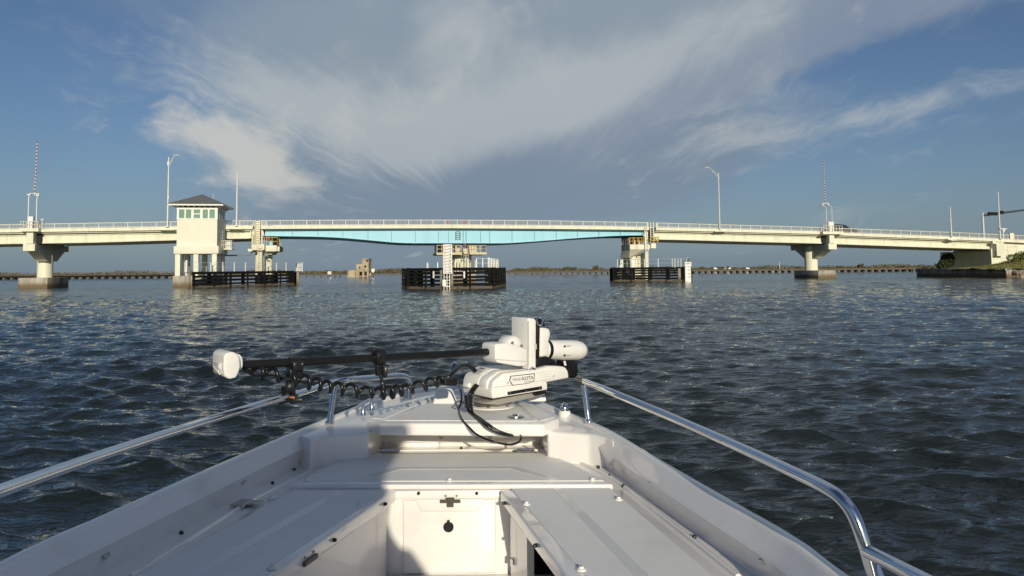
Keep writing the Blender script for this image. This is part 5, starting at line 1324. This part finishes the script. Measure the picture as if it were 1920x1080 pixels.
for x, y in ((947, 935), (1006, 1016)):
    d = (rb-ra).normalized(); best = min((ra+d*(k*.01) for k in range(0, 130)), key=lambda q: abs((ray(x, y).x/ray(x, y).y)*q.y-q.x)); button(Vector((best.x, best.y, ZS-.03)), (-1, -.6, 0), rs_, .008)
d = (lb-la).normalized(); best = min((la+d*(k*.01) for k in range(0, 140)), key=lambda q: abs((ray(580, 1070).x/ray(580, 1070).y)*q.y-q.x))
MB().box(Vector((best.x+.006, best.y, ZS-.04)), (.045, .006, .008), (d, Vector((-d.y, d.x, 0)), Vector((0, 0, 1)))).build('lid_latch', latchm, ls)
for x, y in ((572, 1063), (588, 1052)):
    b_ = min((la+d*(k*.01) for k in range(0, 140)), key=lambda q: abs((ray(x, y).x/ray(x, y).y)*q.y-q.x)); MB().lathe(Vector((b_.x, b_.y, ZS-.02)), Vector((b_.x+.006, b_.y-.003, ZS-.02)), [(0, .005), (1, .003)], 8).build('screw', chrome2, ls)
# cockpit sole
fl = inset(.14, ZF); fl = [p for p in fl if p.y < 3.6]
n2 = [p for p in fl if p.x < -.2][::-1]; 
m = MB(); L_ = [p for p in fl if p.x < -.2]; R_ = [p for p in fl if p.x >= -.2]
poly = L_+R_; m.hexa([Vector((p.x, p.y, ZF-.04)) for p in poly], [Vector((p.x, p.y, ZF)) for p in poly]); m.build('cockpit_sole', gel, boat)
# transom
m = MB(); m.box((-.25, -4.6, .45), (1.27, .06, .5)); m.build('transom', gel, boat, bevel=.03)
# rod holders / padeye plates on the inner walls
def wall_fit(x, y, side):
    pts = inset(.09, .88); best = min((p for p in pts if (p.x < -.3) == (side < 0) and 1 < p.y < 4.2), key=lambda q: abs((ray(x, y).x/ray(x, y).y)*q.y-q.x)); z = PY(x, y, best.y).z
    k = Vector((1 if side < 0 else -1, 0, 0)); c = Vector((best.x, best.y, z))+k*.004
    f = MB().box(c, (.003, .02, .009)).build('strap_eye', chrome2, boat, bevel=.003, seg=2)
    MB().tube([c+Vector((0, -.012, 0)), c+k*.012, c+Vector((0, .012, 0))], .003, 6).build('eye_loop', chrome, f)
wall_fit(169, 1043, -1); wall_fit(449, 903, -1); wall_fit(1230, 904, 1); wall_fit(1433, 1050, 1)

# ------------------------------------------------------------------ bow rails
RR = .0185
def rail(name, px, posts, cap=None, r_=RR, n=8):
    path = smooth_path([PY(x, y, Y) for x, y, Y in px], n); o = MB().tube(path, r_, 16).build(name, chrome, boat, smooth=True, ang=60)
    for (x0, y0), (x1, y1, Y1) in posts:
        a = G(x0, y0, ZG-.003); b = PY(x1, y1, Y1); MB().tube([a, b], .016, 14).build('rail_post', chrome, o, smooth=True, ang=60)
        MB().lathe(a, a+(b-a).normalized()*.02, [(0, .024), (.5, .024), (1, .016)], 16).build('rail_base', chrome, o, smooth=True)
    if cap:
        a = PY(*cap); d = (path[0]-path[1]).normalized(); MB().tube([a-d*.10, a+d*.02], r_+.003, 14).build('end_cap', rubber, o, smooth=True)
    return o
Yp = G(617, 795, ZG).y
rl = rail('bow_rail', [(-260, 1040, 1.2), (-120, 975, 1.52), (0, 921, 1.88), (260, 830.5, 2.62), (470, 764, 3.45), (560, 738, 3.85), (628, 716.5, Yp+.1), (660, 711.5, 4.35), (725, 706, 4.75), (752, 704.5, 4.9), (765, 709, 5.0), (771, 722, 5.05), (774, 745, 5.08)], [((617, 795), (629, 718, Yp+.1))], None, .0172)
Yr = G(1104, 793, ZG).y
rr_ = rail('bow_rail', [(1086, 712, Yr+.12), (1140, 733, Yr-.35), (1250, 779, 3.3), (1400, 845.5, 2.62), (1490, 887, 2.32), (1548, 915, 2.17), (1578, 936, 2.11), (1600, 966, 2.08), (1618, 1012, 2.06), (1634, 1066, 2.05), (1650, 1130, 2.04)], [((1104, 793), (1094, 716, Yr+.06))], (1086, 712, Yr+.12))
rail('side_rail', [(1626, 1034, 2.05), (1680, 1061, 1.93), (1800, 1122, 1.7), (2000, 1230, 1.4)], [], None)
MB().tube([PY(1640, 1052, 2.05), PY(1662, 1110, 2.02)], .009, 10).build('rail_brace', chrome, rr_, smooth=True)
# cleat
c0, c1 = G(681, 776, ZG+.0), G(697, 767, ZG+.0); h = Vector((0, 0, .062))
cl = MB().tube(smooth_path([c0-(c1-c0)*.75+h*.86, c0+h, c1+h, c1+(c1-c0)*.75+h*.92], 5), .0095, 10).build('mooring_cleat', chrome, boat, smooth=True)
for c in (c0, c1): MB().lathe(c-Vector((0, 0, .005)), c+h, [(0, .019), (.1, .017), (.35, .011), (1, .009)], 12).build('cleat_leg', chrome, cl, smooth=True)
# little chocks beyond, left of the cover
c = G(757, 748, ZG); MB().tube([c, c+Vector((0, 0, .07))], .02, 10).build('rail_socket', chrome, boat, smooth=True)
c = G(768, 747, ZG); MB().tube([c, c+Vector((0, 0, .08))], .018, 10).build('rail_socket', chrome, boat, smooth=True)
# bow light
c = G(1058.5, 776, ZG); bl = MB().lathe(c-Vector((0, 0, .03)), c+Vector((0, 0, .02)), [(0, .036), (.8, .036), (1, .03)], 18).build('bow_light', whitep, boat, smooth=True)
m = MB(); m.lathe(c+Vector((0, 0, .02)), c+Vector((0, 0, .065)), [(0, .027), (.4, .027), (.8, .018), (1, .006)], 16); m.build('light_dome', chrome, bl, smooth=True)
# ridged fitting on the hatch edge behind the motor
c = G(1000, 753.5, ZH); MB().box(c+Vector((.02, .05, .008)), (.06, .022, .012)).build('hatch_stop', gel, boat, bevel=.005)

# centre console with windscreen and hard top (behind the photographer; its shade falls on the left side)
def console():
    m = MB(); m.hexa([Vector((-1.05, -2.4, ZF)), Vector((.55, -2.4, ZF)), Vector((.55, -1.45, ZF)), Vector((-1.05, -1.45, ZF))], [Vector((-1.05, -2.3, 1.5)), Vector((.53, -2.3, 1.5)), Vector((.53, -1.55, 1.4)), Vector((-1.05, -1.55, 1.4))]); c = m.build('console', gel, boat, bevel=.04, seg=3)
    pts = [(-1.05, 1.405), (.53, 1.405), (.47, 1.9), (.36, 2.1), (.36, 2.53), (-1.05, 2.53)]
    m = MB(); m.hexa([Vector((x, -1.58-(z-1.4)*.1, z)) for x, z in pts], [Vector((x, -1.56-(z-1.4)*.1, z)) for x, z in pts]); m.build('windscreen', tint, c)
    m = MB(); m.box((-.33, -2.15, 2.585), (.80, .95, .05)); m.build('hard_top', gel, c, bevel=.04, seg=3)
    for x in (-1.06, .40):
        for y in (-1.75, -2.95): MB().tube([Vector((x, y, ZF)), Vector((x, y, 2.54))], .025, 10).build('top_post', chrome2, c, smooth=True)
console()

# ------------------------------------------------------------------ trolling motor
WA = R(38)
mw, mn = Vector((math.cos(WA), math.sin(WA), 0)), Vector((-math.sin(WA), math.cos(WA), 0))
MC = PY(925, 746, 4.28)
def ML(px, py, c=0):
    d = ray(px, py); o = Vector((0, 0, CH)); base = Vector((MC.x, MC.y, 0))+mn*c
    k = (base-o).dot(mn)/d.dot(mn); p = o+d*k; return ((p-base).dot(mw), p.z)
def MP(x, c, z): return Vector((MC.x, MC.y, 0))+mw*x+mn*c+Vector((0, 0, z))
def MX(px, py, c=0): x, z = ML(px, py, c); return MP(x, c, z)
tm = thing('trolling_motor', 'white bow mounted trolling motor stowed on deck with long black shaft', 'trolling motor', MP(.1, .1, ZH))
def slab(name, px, c0, c1, m_, bevel=.012, seg=3, parent=None, cm=None, ang=50):
    pts = [ML(x, y, c0 if cm is None else cm) for x, y in px]
    return MB().hexa([MP(x, c0, z) for x, z in pts], [MP(x, c1, z) for x, z in pts]).build(name, m_, parent or tm, bevel=bevel, seg=seg, smooth=True, ang=ang)
# turntable and base plate
cb = Vector((*MP(.06, .10, 0).xy, 0)); cb = G(921, 768, ZH); cb.y += .10; cb.x += .0
MB().lathe(Vector((cb.x, cb.y, ZH-.002)), Vector((cb.x, cb.y, ZH+.012)), [(0, .135), (.6, .135), (1, .125)], 36).build('deck_flange', gel, tm, smooth=True)
zt2 = MX(925, 748, .0).z
MB().lathe(Vector((cb.x, cb.y, ZH+.012)), Vector((cb.x, cb.y, zt2+.004)), [(0, .105), (.3, .108), (.35, .10), (.6, .10), (.65, .108), (1, .108)], 36).build('turntable', bronze, tm, smooth=True, ang=30)
for q in range(6):
    a = q*math.pi/3+.4; p = Vector((cb.x+.12*math.cos(a), cb.y+.12*math.sin(a), ZH+.012)); MB().lathe(p, p+Vector((0, 0, .008)), [(0, .008), (1, .006)], 8).build('mount_bolt', chrome2, tm)
slab('base_plate', [(905, 757), (935, 760), (1023, 741), (1020, 733), (940, 748)], .03, .19, bronze, .006)
slab('base_edge', [(1004, 738), (1024, 732.5), (1024, 737.5), (1006, 742)], -.003, .17, black, .003)
# housing
hs = slab('motor_housing', [(925, 747), (1026, 730), (1025.5, 717.5), (1068.5, 709.5), (1066, 695), (1061, 688), (1046, 686.5), (1029, 686.5), (1003, 693.5), (946, 699.5), (927, 714), (923.5, 724)], 0, .06, whitepl, .018, 4)
for c0_, c1_, up_ in ((.045, .135, 2.2), (.12, .285, 4.2)):
    slab('housing_step', [(925-up_*.6, 744), (1000, 731), (1002, 696-up_), (946, 699.5-up_), (925.5-up_*.3, 713-up_*.6), (922-up_*.6, 724)], c0_, c1_, whitepl, .016, 3, cm=0, parent=hs)
slab('housing_skirt', [(921.5, 731), (924, 748), (1027, 731), (1026.5, 716.5)], -.006, .29, whitepl, .008, 3, cm=-.006, parent=hs)
# slanted end cap at the shaft end, and its indicator panel
A_, B2 = MX(927, 714, 0), MX(946, 699.5, 0); dA = B2-A_; nn = mn.cross(dA).normalized(); nn = nn if nn.z > 0 else -nn
sh = nn*.001
sh = nn*.018
pn = [p+nn*.016 for p in (A_+dA*.95+mn*.225, A_+dA*.95+mn*.145, A_+dA*.12+mn*.14, A_+dA*.12+mn*.22)]
m = MB(); m.hexa([p-nn*.002 for p in pn], [p+nn*.0035 for p in pn]); ip = m.build('indicator_panel', greypl, hs, bevel=.002)
slab('cable_inlet', [(877, 727), (888, 729), (888, 719), (879, 718)], .2, .26, whitepl, .008)
m = MB(); u_, v_ = (pn[1]-pn[0]), (pn[3]-pn[0])
for a, b, w in ((.32, .2, .2), (.52, .2, .16), (.70, .2, .12), (.25, .6, .07), (.55, .55, .05), (.8, .6, .05), (.58, .8, .05)):
    m.box(pn[0]+u_*a+v_*b+nn*.0045, (u_.length*w*.5, v_.length*.045, .0006), (u_.normalized(), v_.normalized(), nn))
m.build('panel_print', ink, ip)
# ridges along the upper edge, groove line
for k, (yy) in enumerate((0, 1, 2, 3)):
    a, b = MX(1006+k*1.5, 700+k*4.6, -.001), MX(1032, 695.5+k*4.2, -.001); MB().tube([a, b], .0045, 8).build('cooling_rib', whitepl, hs, smooth=True)
a, b = MX(926, 727, -.001), MX(1024, 712.5, -.001); MB().tube([a, b], .0022, 6).build('case_seam', greypl, hs)
for x, y in ((952, 718), (1038, 705)): c = MX(x, y, -.001); MB().lathe(c+mn*.004, c-mn*.003, [(0, .009), (1, .008)], 14).build('cap_screw', greypl, hs)
# black slot strip
st_ = slab('side_rail', [(952.5, 735), (953, 741), (1017, 730), (1016.5, 724)], -.012, .01, black, .003)
for x, y in ((957, 737), (1012, 728), (987, 733)): c = MX(x, y, -.013); MB().lathe(c, c-mn*.004, [(0, .006), (1, .004)], 8).build('screw', chrome2, st_)
# badge with the lettering
bpts = [(957.5, 705), (1003, 700), (1001.5, 714.5), (992, 719), (961, 723), (955.5, 714)]
bd = slab('badge_border', bpts, -.0035, .004, ink, 0)
cx_, cy_ = sum(p[0] for p in bpts)/6, sum(p[1] for p in bpts)/6
slab('badge', [(cx_+(x-cx_)*.945, cy_+(y-cy_)*.88) for x, y in bpts], -.0055, -.0030, whitepl, 0, parent=bd)
def lettering(txt, px0, px1, bold, parent, m_, wide=None):
    """flat print along the housing face, baseline from px0 to px1"""
    o = flat_text('lettering', txt, 1, bold, m_); wd = max(v.co.x for v in o.data.vertices); a, b = MX(*px0, -.0062), MX(*px1, -.0062); l = (b-a).length; s = l/wd; X = (b-a).normalized(); Y = mn.cross(X); Y = Y if Y.z > 0 else -Y
    Z = X.cross(Y); hs_ = s*(wide or 1.0)
    o.parent = parent; pw = WORLD[parent.name]
    o.matrix_parent_inverse = Matrix.Identity(4)
    o.matrix_local = Matrix.Translation(a-pw) @ Matrix((X*s, Y*hs_, Z*s)).transposed().to_4x4()
    WORLD[o.name] = a
lettering('MINN', (961.2, 715.8), (977.5, 713.6), -.012, bd, ink, 1.05)
lettering('KOTA', (979.2, 713.4), (1000, 710.6), .015, bd, ink, .95)
lettering('INSTINCT', (983.5, 718.2), (999, 716), .01, bd, greyp, 1.05)
# tower, hinge dome and yoke
tw = slab('motor_tower', [(990, 692.5), (1005.5, 693), (1006, 601), (1002.5, 597), (990, 596)], .035, .20, whitepl, .012, 4)
slab('tower_groove', [(990.5, 690), (991.8, 690), (991.8, 602), (990.5, 602)], .0335, .05, greypl, 0, parent=tw)
c = MX(968, 650, .04); MB().lathe(c, c+mn*.12, [(0, .035), (.06, .052), (.2, .062), (.85, .062), (1, .05)], 28).build('hinge_dome', whitepl, tm, smooth=True, ang=40)
yk = slab('shaft_yoke', [(930, 645), (948, 643), (966, 646), (988.5, 655), (989.5, 683), (984, 686.5), (972, 687), (933, 680), (929, 674), (928, 650)], -.03, .10, whitepl, .018, 4)
for y0, y1 in ((671, 678),): MB().tube([MX(930, y0+3, -.031), MX(989, y1, -.031)], .0022, 6).build('yoke_seam', greypl, yk)
for x, y in ((961, 644), (978, 649.5)): c = MX(x, y, .02); MB().lathe(c+Vector((0, 0, -.004)), c+Vector((0, 0, .012)), [(0, .008), (1, .006)], 8).build('screw', chrome2, yk)
sl_ = slab('slide_rail', [(1006, 669), (1011.5, 669), (1012.5, 606), (1007, 603)], .06, .10, black, .004)
slab('white_shroud', [(1013, 670), (1026, 668.5), (1031, 660), (1029.5, 640), (1033, 627), (1031, 617), (1025, 615), (1014, 614)], .07, .20, whitepl, .012, 4)
slab('latch_block', [(1005, 602), (1008, 597), (1017, 598), (1022, 606), (1022.5, 613), (1008, 612)], .05, .13, black, .006)
c = MX(1012, 602, .05); MB().tube([c+Vector((.018*math.cos(q), -.012, .024*math.sin(q))) for q in np.linspace(0, 2*math.pi, 16)], .006, 8).build('latch_ring', chrome, tm, smooth=True)
for x, y in ((1018.5, 601), (1019, 606)): c = MX(x, y, .05); MB().lathe(c, c-mn*.006, [(0, .006), (1, .004)], 8).build('bolt', chrome2, tm)
c = MX(1003.5, 650, .034); MB().box(c, (.008, .004, .016), (mw, mn, Vector((0, 0, 1)))).build('clip', greypl, tw)
MB().tube([MX(996, 690, .02), MX(1004, 694.5, .02)], .011, 10).build('pivot_pin', chrome, tm, smooth=True)
slab('foot_bracket', [(1006, 672), (1025, 668), (1042, 676), (1042, 686), (1006, 689)], .06, .16, black, .006)
# shaft, head, clamps
CS = .045
s0, s1 = MX(944, 658.2, CS), MX(440, 685, CS)
shf = MB().tube([s0, s1], .0205, 20).build('shaft', shaftm, tm, smooth=True)
MB().tube([s0+(s1-s0)*.006, s0+(s1-s0)*.012], .026, 20).build('shaft_collar', black, tm, smooth=True)
def shp(px): 
    x0, z0 = ML(944, 658.2, CS); x1, z1 = ML(440, 685, CS)
    k = (px-944)/(440-944)
    # find parameter on the shaft whose picture x is px
    lo, hi = 0.0, 1.0
    for _ in range(40):
        mid = (lo+hi)/2; p = s0+(s1-s0)*mid; v = CAMM.transposed() @ (p-Vector((0, 0, CH))); X = 960+F*v.x/-v.z
        if X > px: lo = mid
        else: hi = mid
    return s0+(s1-s0)*lo
hd = slab('motor_head', [(450, 671), (445, 663), (436, 659.5), (425, 661.5), (420, 667), (419, 690), (421, 706), (430, 711.5), (443, 708.5), (448, 698), (451, 688)], -.055, .11, whitepl, .022, 5, ang=60)
slab('head_collar', [(440, 665), (450, 663.5), (456, 671), (457, 685), (454, 693), (444, 698)], -.025, .075, whitepl, .018, 4)
xe = ML(419.3, 685, -.055)[0]-.001; zz = lambda y: ML(420, y, -.04)[1]
def HP(c, y, o=0): return MP(xe-o, c, zz(y))
fp = [HP(-.028, 680), HP(.078, 679), HP(.080, 695), HP(.065, 702), HP(-.024, 703)]
m = MB(); m.hexa([p+mw*.004 for p in fp], [p-mw*.004 for p in fp]); fo = m.build('face_panel', greypl, hd, bevel=.004)
MB().tube([HP(.074, 681, .005), HP(-.024, 682, .005), HP(-.022, 692, .005)], .0025, 6).build('face_line', whitepl, fo)
MB().tube([HP(.074, 690, .005), HP(.02, 697, .005), HP(-.022, 702, .005)], .0025, 6).build('face_line', whitepl, fo)
m = MB()
for c0_, y0, y1 in ((-.006, 684, 691), (-.016, 686, 691), (-.008, 694, 699)): m.bar(HP(c0_, y0, .0055), HP(c0_+.006, y1, .0055), .005)
m.build('emblem', whitepl, fo)
m = MB(); p = MX(428, 661.5, -.0); m.box(p, (.016, .035, .006), (mw, mn, Vector((0, 0, 1)))); m.build('head_display', dark, hd, bevel=.003)
# motor pod
a, b = MX(1012, 655.5, .13), MX(1097.5, 657.5, .13); L_ = (b-a).length; Rm = .064
pod = MB().lathe(a, b, [(0, .05), (.05, Rm*.92), (.3, Rm*.95), (.55, Rm), (.78, Rm), (.88, Rm*.9), (.95, Rm*.66), (.985, Rm*.35), (1, .004)], 32).build('motor_pod', whitepl, tm, smooth=True, ang=50)
MB().lathe(a+(b-a)*.10, a+(b-a)*.16, [(0, Rm*.97), (1, Rm*.97)], 28).build('pod_seal', black, pod, smooth=True)
for yy in (649.5, 666):
    p = MX(1058, yy, .13-Rm*.9); m = MB(); m.tube([p, p+mw*.055], .006, 8); sl2 = m.build('pod_slot', greypl, pod, smooth=True); MB().lathe(p-mn*.002, p-mn*.007, [(0, .007), (1, .006)], 8).build('slot_screw', dark, sl2)
for x0, y0, x1, y1, x2, y2 in ((1050, 672, 1062, 678, 1052, 688), (1060, 675, 1083, 680, 1082, 700), (1064, 690, 1084, 690, 1080, 708)):
    P_ = [MX(x0, y0, .17), MX(x1, y1, .12), MX(x2+3, y2, .14), MX(x2-9, y2-2, .18)]; m = MB(); m.hexa(P_, [p+mn*.02 for p in P_]); m.build('propeller_blade', black, tm, bevel=.006)
slab('prop_guard', [(1052, 675), (1078, 674), (1084, 685), (1084, 700), (1076, 710), (1069, 706), (1064, 686)], .10, .16, black, .012, 3)
MB().tube([MX(1058, 677, .098), MX(1060, 685, .098)], .008, 8).build('prop_pin', whitepl, tm, smooth=True)

# black mount on the shaft, with stabiliser hanging to the rail
def clamp(c, ax, r_, parent, name, m_=black):
    o = MB().tube([c-ax*.03, c+ax*.03], r_, 16).build(name, m_, parent, smooth=True, ang=40)
    a = ax.cross(Vector((0, 0, 1))).normalized()
    for sgn in (-1, 1):
        MB().box(c+a*sgn*(r_+.004)-Vector((0, 0, .01)), (.026, .012, .022), (ax, a, Vector((0, 0, 1)))).build('clamp_ear', m_, o, bevel=.004)
    for k in (-.018, .018): p = c+ax*k+a*-(r_+.016 if a.y > 0 else -(r_+.016)); MB().lathe(p, p+Vector((0, -.006, 0)), [(0, .006), (1, .005)], 8).build('bolt', chrome2, o)
    return o
sax = (s1-s0).normalized()
rm = thing('rail_stabiliser', 'black two-clamp support tying the motor shaft to the left bow rail', 'clamp mount', shp(553)-Vector((0, 0, .2)))
cs_ = shp(553); clamp(cs_-Vector((0, 0, .005)), sax, .03, rm, 'shaft_clamp')
MB().box(cs_-Vector((0, 0, .05)), (.034, .024, .022), (sax, mn, Vector((0, 0, 1)))).build('clamp_body', black, rm, bevel=.008)
rc = PY(541, 744, 3.77); rax = (PY(470, 764, 3.45)-PY(560, 738, 3.85)).normalized()
clamp(rc, rax, .027, rm, 'rail_clamp')
MB().box(rc+Vector((0, 0, .035)), (.032, .024, .018), (rax, rax.cross(Vector((0, 0, 1))), Vector((0, 0, 1)))).build('clamp_body', black, rm, bevel=.006)
MB().box(rc+Vector((.045, -.02, -.015)), (.03, .01, .01)).build('clamp_lever', black, rm, bevel=.004)
MB().box(rc+Vector((-.012, -.035, .012)), (.014, .004, .005)).build('orange_tab', orange, rm); MB().box(rc+Vector((.03, -.036, .004)), (.012, .004, .004)).build('orange_tab', orange, rm)
j1 = PY(546, 722, (cs_.y+rc.y)/2)
MB().tube([cs_-Vector((0, 0, .07)), j1], .0075, 8).build('link_rod', chrome, rm, smooth=True); MB().tube([j1, rc+Vector((0, 0, .05))], .0075, 8).build('link_rod', chrome, rm, smooth=True)
jb = MB().box(j1, (.024, .02, .026)).build('joint_block', black, rm, bevel=.008); MB().lathe(j1-Vector((0, .02, 0)), j1-Vector((0, .028, 0)), [(0, .009), (1, .007)], 10).build('bolt', chrome2, jb)
# hanging cable clip
cc = shp(711); hc = thing('cable_hanger', 'black hook strap around the shaft holding up the coiled cable', 'cable clip', cc-Vector((0, 0, .25)))
MB().tube([cc-sax*.03+Vector((0, 0, .003)), cc-sax*.022+Vector((0, 0, .004)), cc+sax*.02+Vector((0, 0, .004)), cc+sax*.03+Vector((0, 0, .003))], [.034, .043, .043, .034], 18).build('strap_loop', rubber, hc, smooth=True, ang=40)
MB().box(cc-Vector((0, 0, .055)), (.02, .014, .038), (sax, mn, Vector((0, 0, 1)))).build('strap_body', rubber, hc, bevel=.008)
MB().box(cc-Vector((-.03, .0, .075)), (.012, .012, .028)).build('strap_tongue', rubber, hc, bevel=.006)
ce = PY(718, 722, cc.y); MB().tube(smooth_path([cc-Vector((0, 0, .09)), PY(714, 705, cc.y), ce], 5), .0085, 8).build('strap_tail', rubber, hc, smooth=True)
MB().tube([ce+Vector((0, 0, .02)), ce-Vector((0, 0, .03))], [.012, .016], 10).build('cord_lock', rubber, hc, smooth=True); c = ce-Vector((0, .014, -.012)); MB().lathe(c, c-Vector((0, .004, 0)), [(0, .006), (1, .004)], 8).build('screw', chrome2, hc)
# coiled cable
def coil():
    key = [(462, 690), (492, 697), (520, 704), (548, 711), (576, 716), (604, 722), (630, 727), (656, 731), (686, 735), (714, 737), (742, 734), (770, 729), (796, 722), (820, 715), (842, 708)]
    Ys = [interp(x, [440, 553, 711, 850], [s1.y, cs_.y-.01, cc.y-.01, 4.22]) for x, _ in key]
    P = smooth_path([PY(x, y, Y) for (x, y), Y in zip(key, Ys)], 40); n = len(P); out = []
    d = [0]
    for a, b in zip(P[:-1], P[1:]): d.append(d[-1]+(b-a).length)
    tot = d[-1]; turns = 17.0
    for k, p in enumerate(P):
        t = (P[min(k+1, n-1)]-P[max(k-1, 0)]).normalized(); u = Vector((0, 0, 1)); u = (u-t*u.dot(t)).normalized(); v = t.cross(u)
        f = d[k]/tot; a = 2*math.pi*turns*(f+.012*math.sin(f*19)); rad = .0265*min(1, f*14, (1-f)*10+.2)*(1+.12*math.sin(f*31))
        out.append(p+(u*math.cos(a)+v*math.sin(a))*rad)
    MB().tube(out, .0098, 8).build('coiled_cable', rubber, tm, smooth=True, ang=80)
    MB().tube(smooth_path([PY(455, 694, s1.y+.02), PY(480, 704, s1.y+.05), PY(510, 703, Ys[2]), PY(548, 711, cs_.y-.02), PY(590, 722, Ys[4])], 8), .0055, 8).build('thin_cable', rubber, tm, smooth=True)
    MB().tube(smooth_path([PY(842, 708, 4.22), PY(852, 697, 4.27), PY(862, 688, 4.35), PY(874, 685, 4.42), PY(886, 691, 4.46), PY(893, 697, 4.45)], 8), .0125, 10).build('cable_sleeve', rubber, tm, smooth=True)
coil()
# blue flag-like strap end and junction behind the cover
c = PY(848, 700, 4.6); m = MB(); m.hexa([PY(838, 722, 4.6), PY(846, 724, 4.6), PY(857, 688, 4.6), PY(851, 676, 4.6)], [PY(838, 722, 4.62), PY(846, 724, 4.62), PY(857, 688, 4.62), PY(851, 676, 4.62)]); tag(m.build('folded_paddle', bluef, bevel=.004), 'small dark blue folded blade standing behind the coiled cable', 'paddle blade')
slab('cable_gland', [(833, 712), (861, 708), (858, 724), (836, 724)], .02, .08, black, .01)
# deck cables
ZC = ZH+.008
def cable(name, pts, r_, n=10):
    MB().tube(smooth_path(pts, n), r_, 10).build(name, rubber, tm, smooth=True, ang=80)
Yl = hp[2].y
cable('power_cable', [MX(892, 722, -.01), PY(885, 730, 4.25), PY(880, 742, 4.24), G(878, 758, ZH+.05), G(880, 772, ZC), G(893, 783, ZC), PY(908, 795, Yl-.015), PY(925, 806, Yl-.035), PY(945, 814, Yl-.02), PY(963, 816.5, Yl+.04)], .0095)
cable('power_cable', [MX(896, 723, -.01), PY(889, 732, 4.24), PY(884, 745, 4.23), G(884, 760, ZH+.045), G(887, 775, ZC), G(901, 785, ZC), PY(915, 795.5, Yl-.015), PY(932, 807, Yl-.035), PY(950, 814, Yl-.02), PY(966, 817, Yl+.04)], .0075)
cable('thin_cable', [PY(845, 707, 4.24), PY(857, 716, 4.3), PY(864, 733, 4.3), G(865, 752, ZH+.06), G(860, 768, ZC), G(866, 786, ZC), PY(880, 802, Yl-.02), PY(896, 816, Yl-.05), PY(925, 828, Yl-.09), PY(955, 833.5, Yl-.07), PY(972, 829, Yl-.04), PY(977.5, 820, Yl-.01), PY(973, 813, Yl+.04)], .0058)
p = G(880, 756, ZC); slab('cable_tie_bundle', [(876, 742), (885, 742), (887, 764), (878, 767)], -.015, .02, black, .006)
MB().tube(smooth_path([G(856, 764, ZH+.02), G(853, 757, ZH+.05), G(862, 752, ZH+.06), G(870, 757, ZH+.04), G(867, 765, ZH+.02)], 5), .006, 8).build('shackle', chrome, tm, smooth=True)

# ------------------------------------------------------------------ the photographer (stands behind the camera, shade on the bow)
def photographer():
    B = [('pelvis', -1, (.02, -.62, 1.20), .17), ('belly', 0, (.02, -.60, 1.36), .165), ('chest', 1, (.02, -.58, 1.56), .18), ('neck', 2, (.03, -.56, 1.74), .065), ('head0', 3, (.03, -.53, 1.84), .085), ('head', 4, (.03, -.53, 1.95), .10), ('crown', 5, (.03, -.54, 2.03), .06),
         ('ls', 2, (-.18, -.57, 1.66), .075), ('le', 7, (-.24, -.40, 1.44), .05), ('lw', 8, (-.10, -.20, 1.66), .032), ('lh', 9, (-.07, -.13, 1.72), .035),
         ('rs', 2, (.21, -.57, 1.66), .075), ('re', 11, (.27, -.40, 1.44), .05), ('rw', 12, (.13, -.20, 1.66), .032), ('rh', 13, (.09, -.13, 1.72), .035),
         ('lk', 0, (-.10, -.60, .82), .085), ('lf', 15, (-.11, -.64, .46), .05), ('lt', 16, (-.11, -.48, .40), .045), ('rk', 0, (.14, -.60, .82), .085), ('rf', 18, (.15, -.64, .46), .05), ('rt', 19, (.15, -.48, .40), .045)]
    me = bpy.data.meshes.new('person'); B = [(b[0], b[1], (b[2][0]*(1 if k in (9, 10, 13, 14) else 1)+(.0 if k in (9, 10, 13, 14) else .09), b[2][1], b[2][2]+(.06 if b[2][2] > 1.3 else 0)), b[3]) for k, b in enumerate(B)]
    me.from_pydata([Vector(b[2])-Vector((.02, -.6, ZF)) for b in B], [(b[1], k) for k, b in enumerate(B) if b[1] >= 0], [])
    o = bpy.data.objects.new('person', me); COL.objects.link(o); o.location = (.02, -.6, ZF); WORLD[o.name] = Vector(o.location)
    sk_ = o.modifiers.new('skin', 'SKIN'); sk_.use_smooth_shade = True
    for k, b in enumerate(B): me.skin_vertices[0].data[k].radius = (b[3], b[3]); 
    me.skin_vertices[0].data[0].use_root = True
    o.modifiers.new('sub', 'SUBSURF').levels = 2; o.modifiers['sub'].render_levels = 2
    me.materials.append(cloth)
    tag(o, 'person in grey clothes standing at the helm with both hands raised', 'person')
photographer()
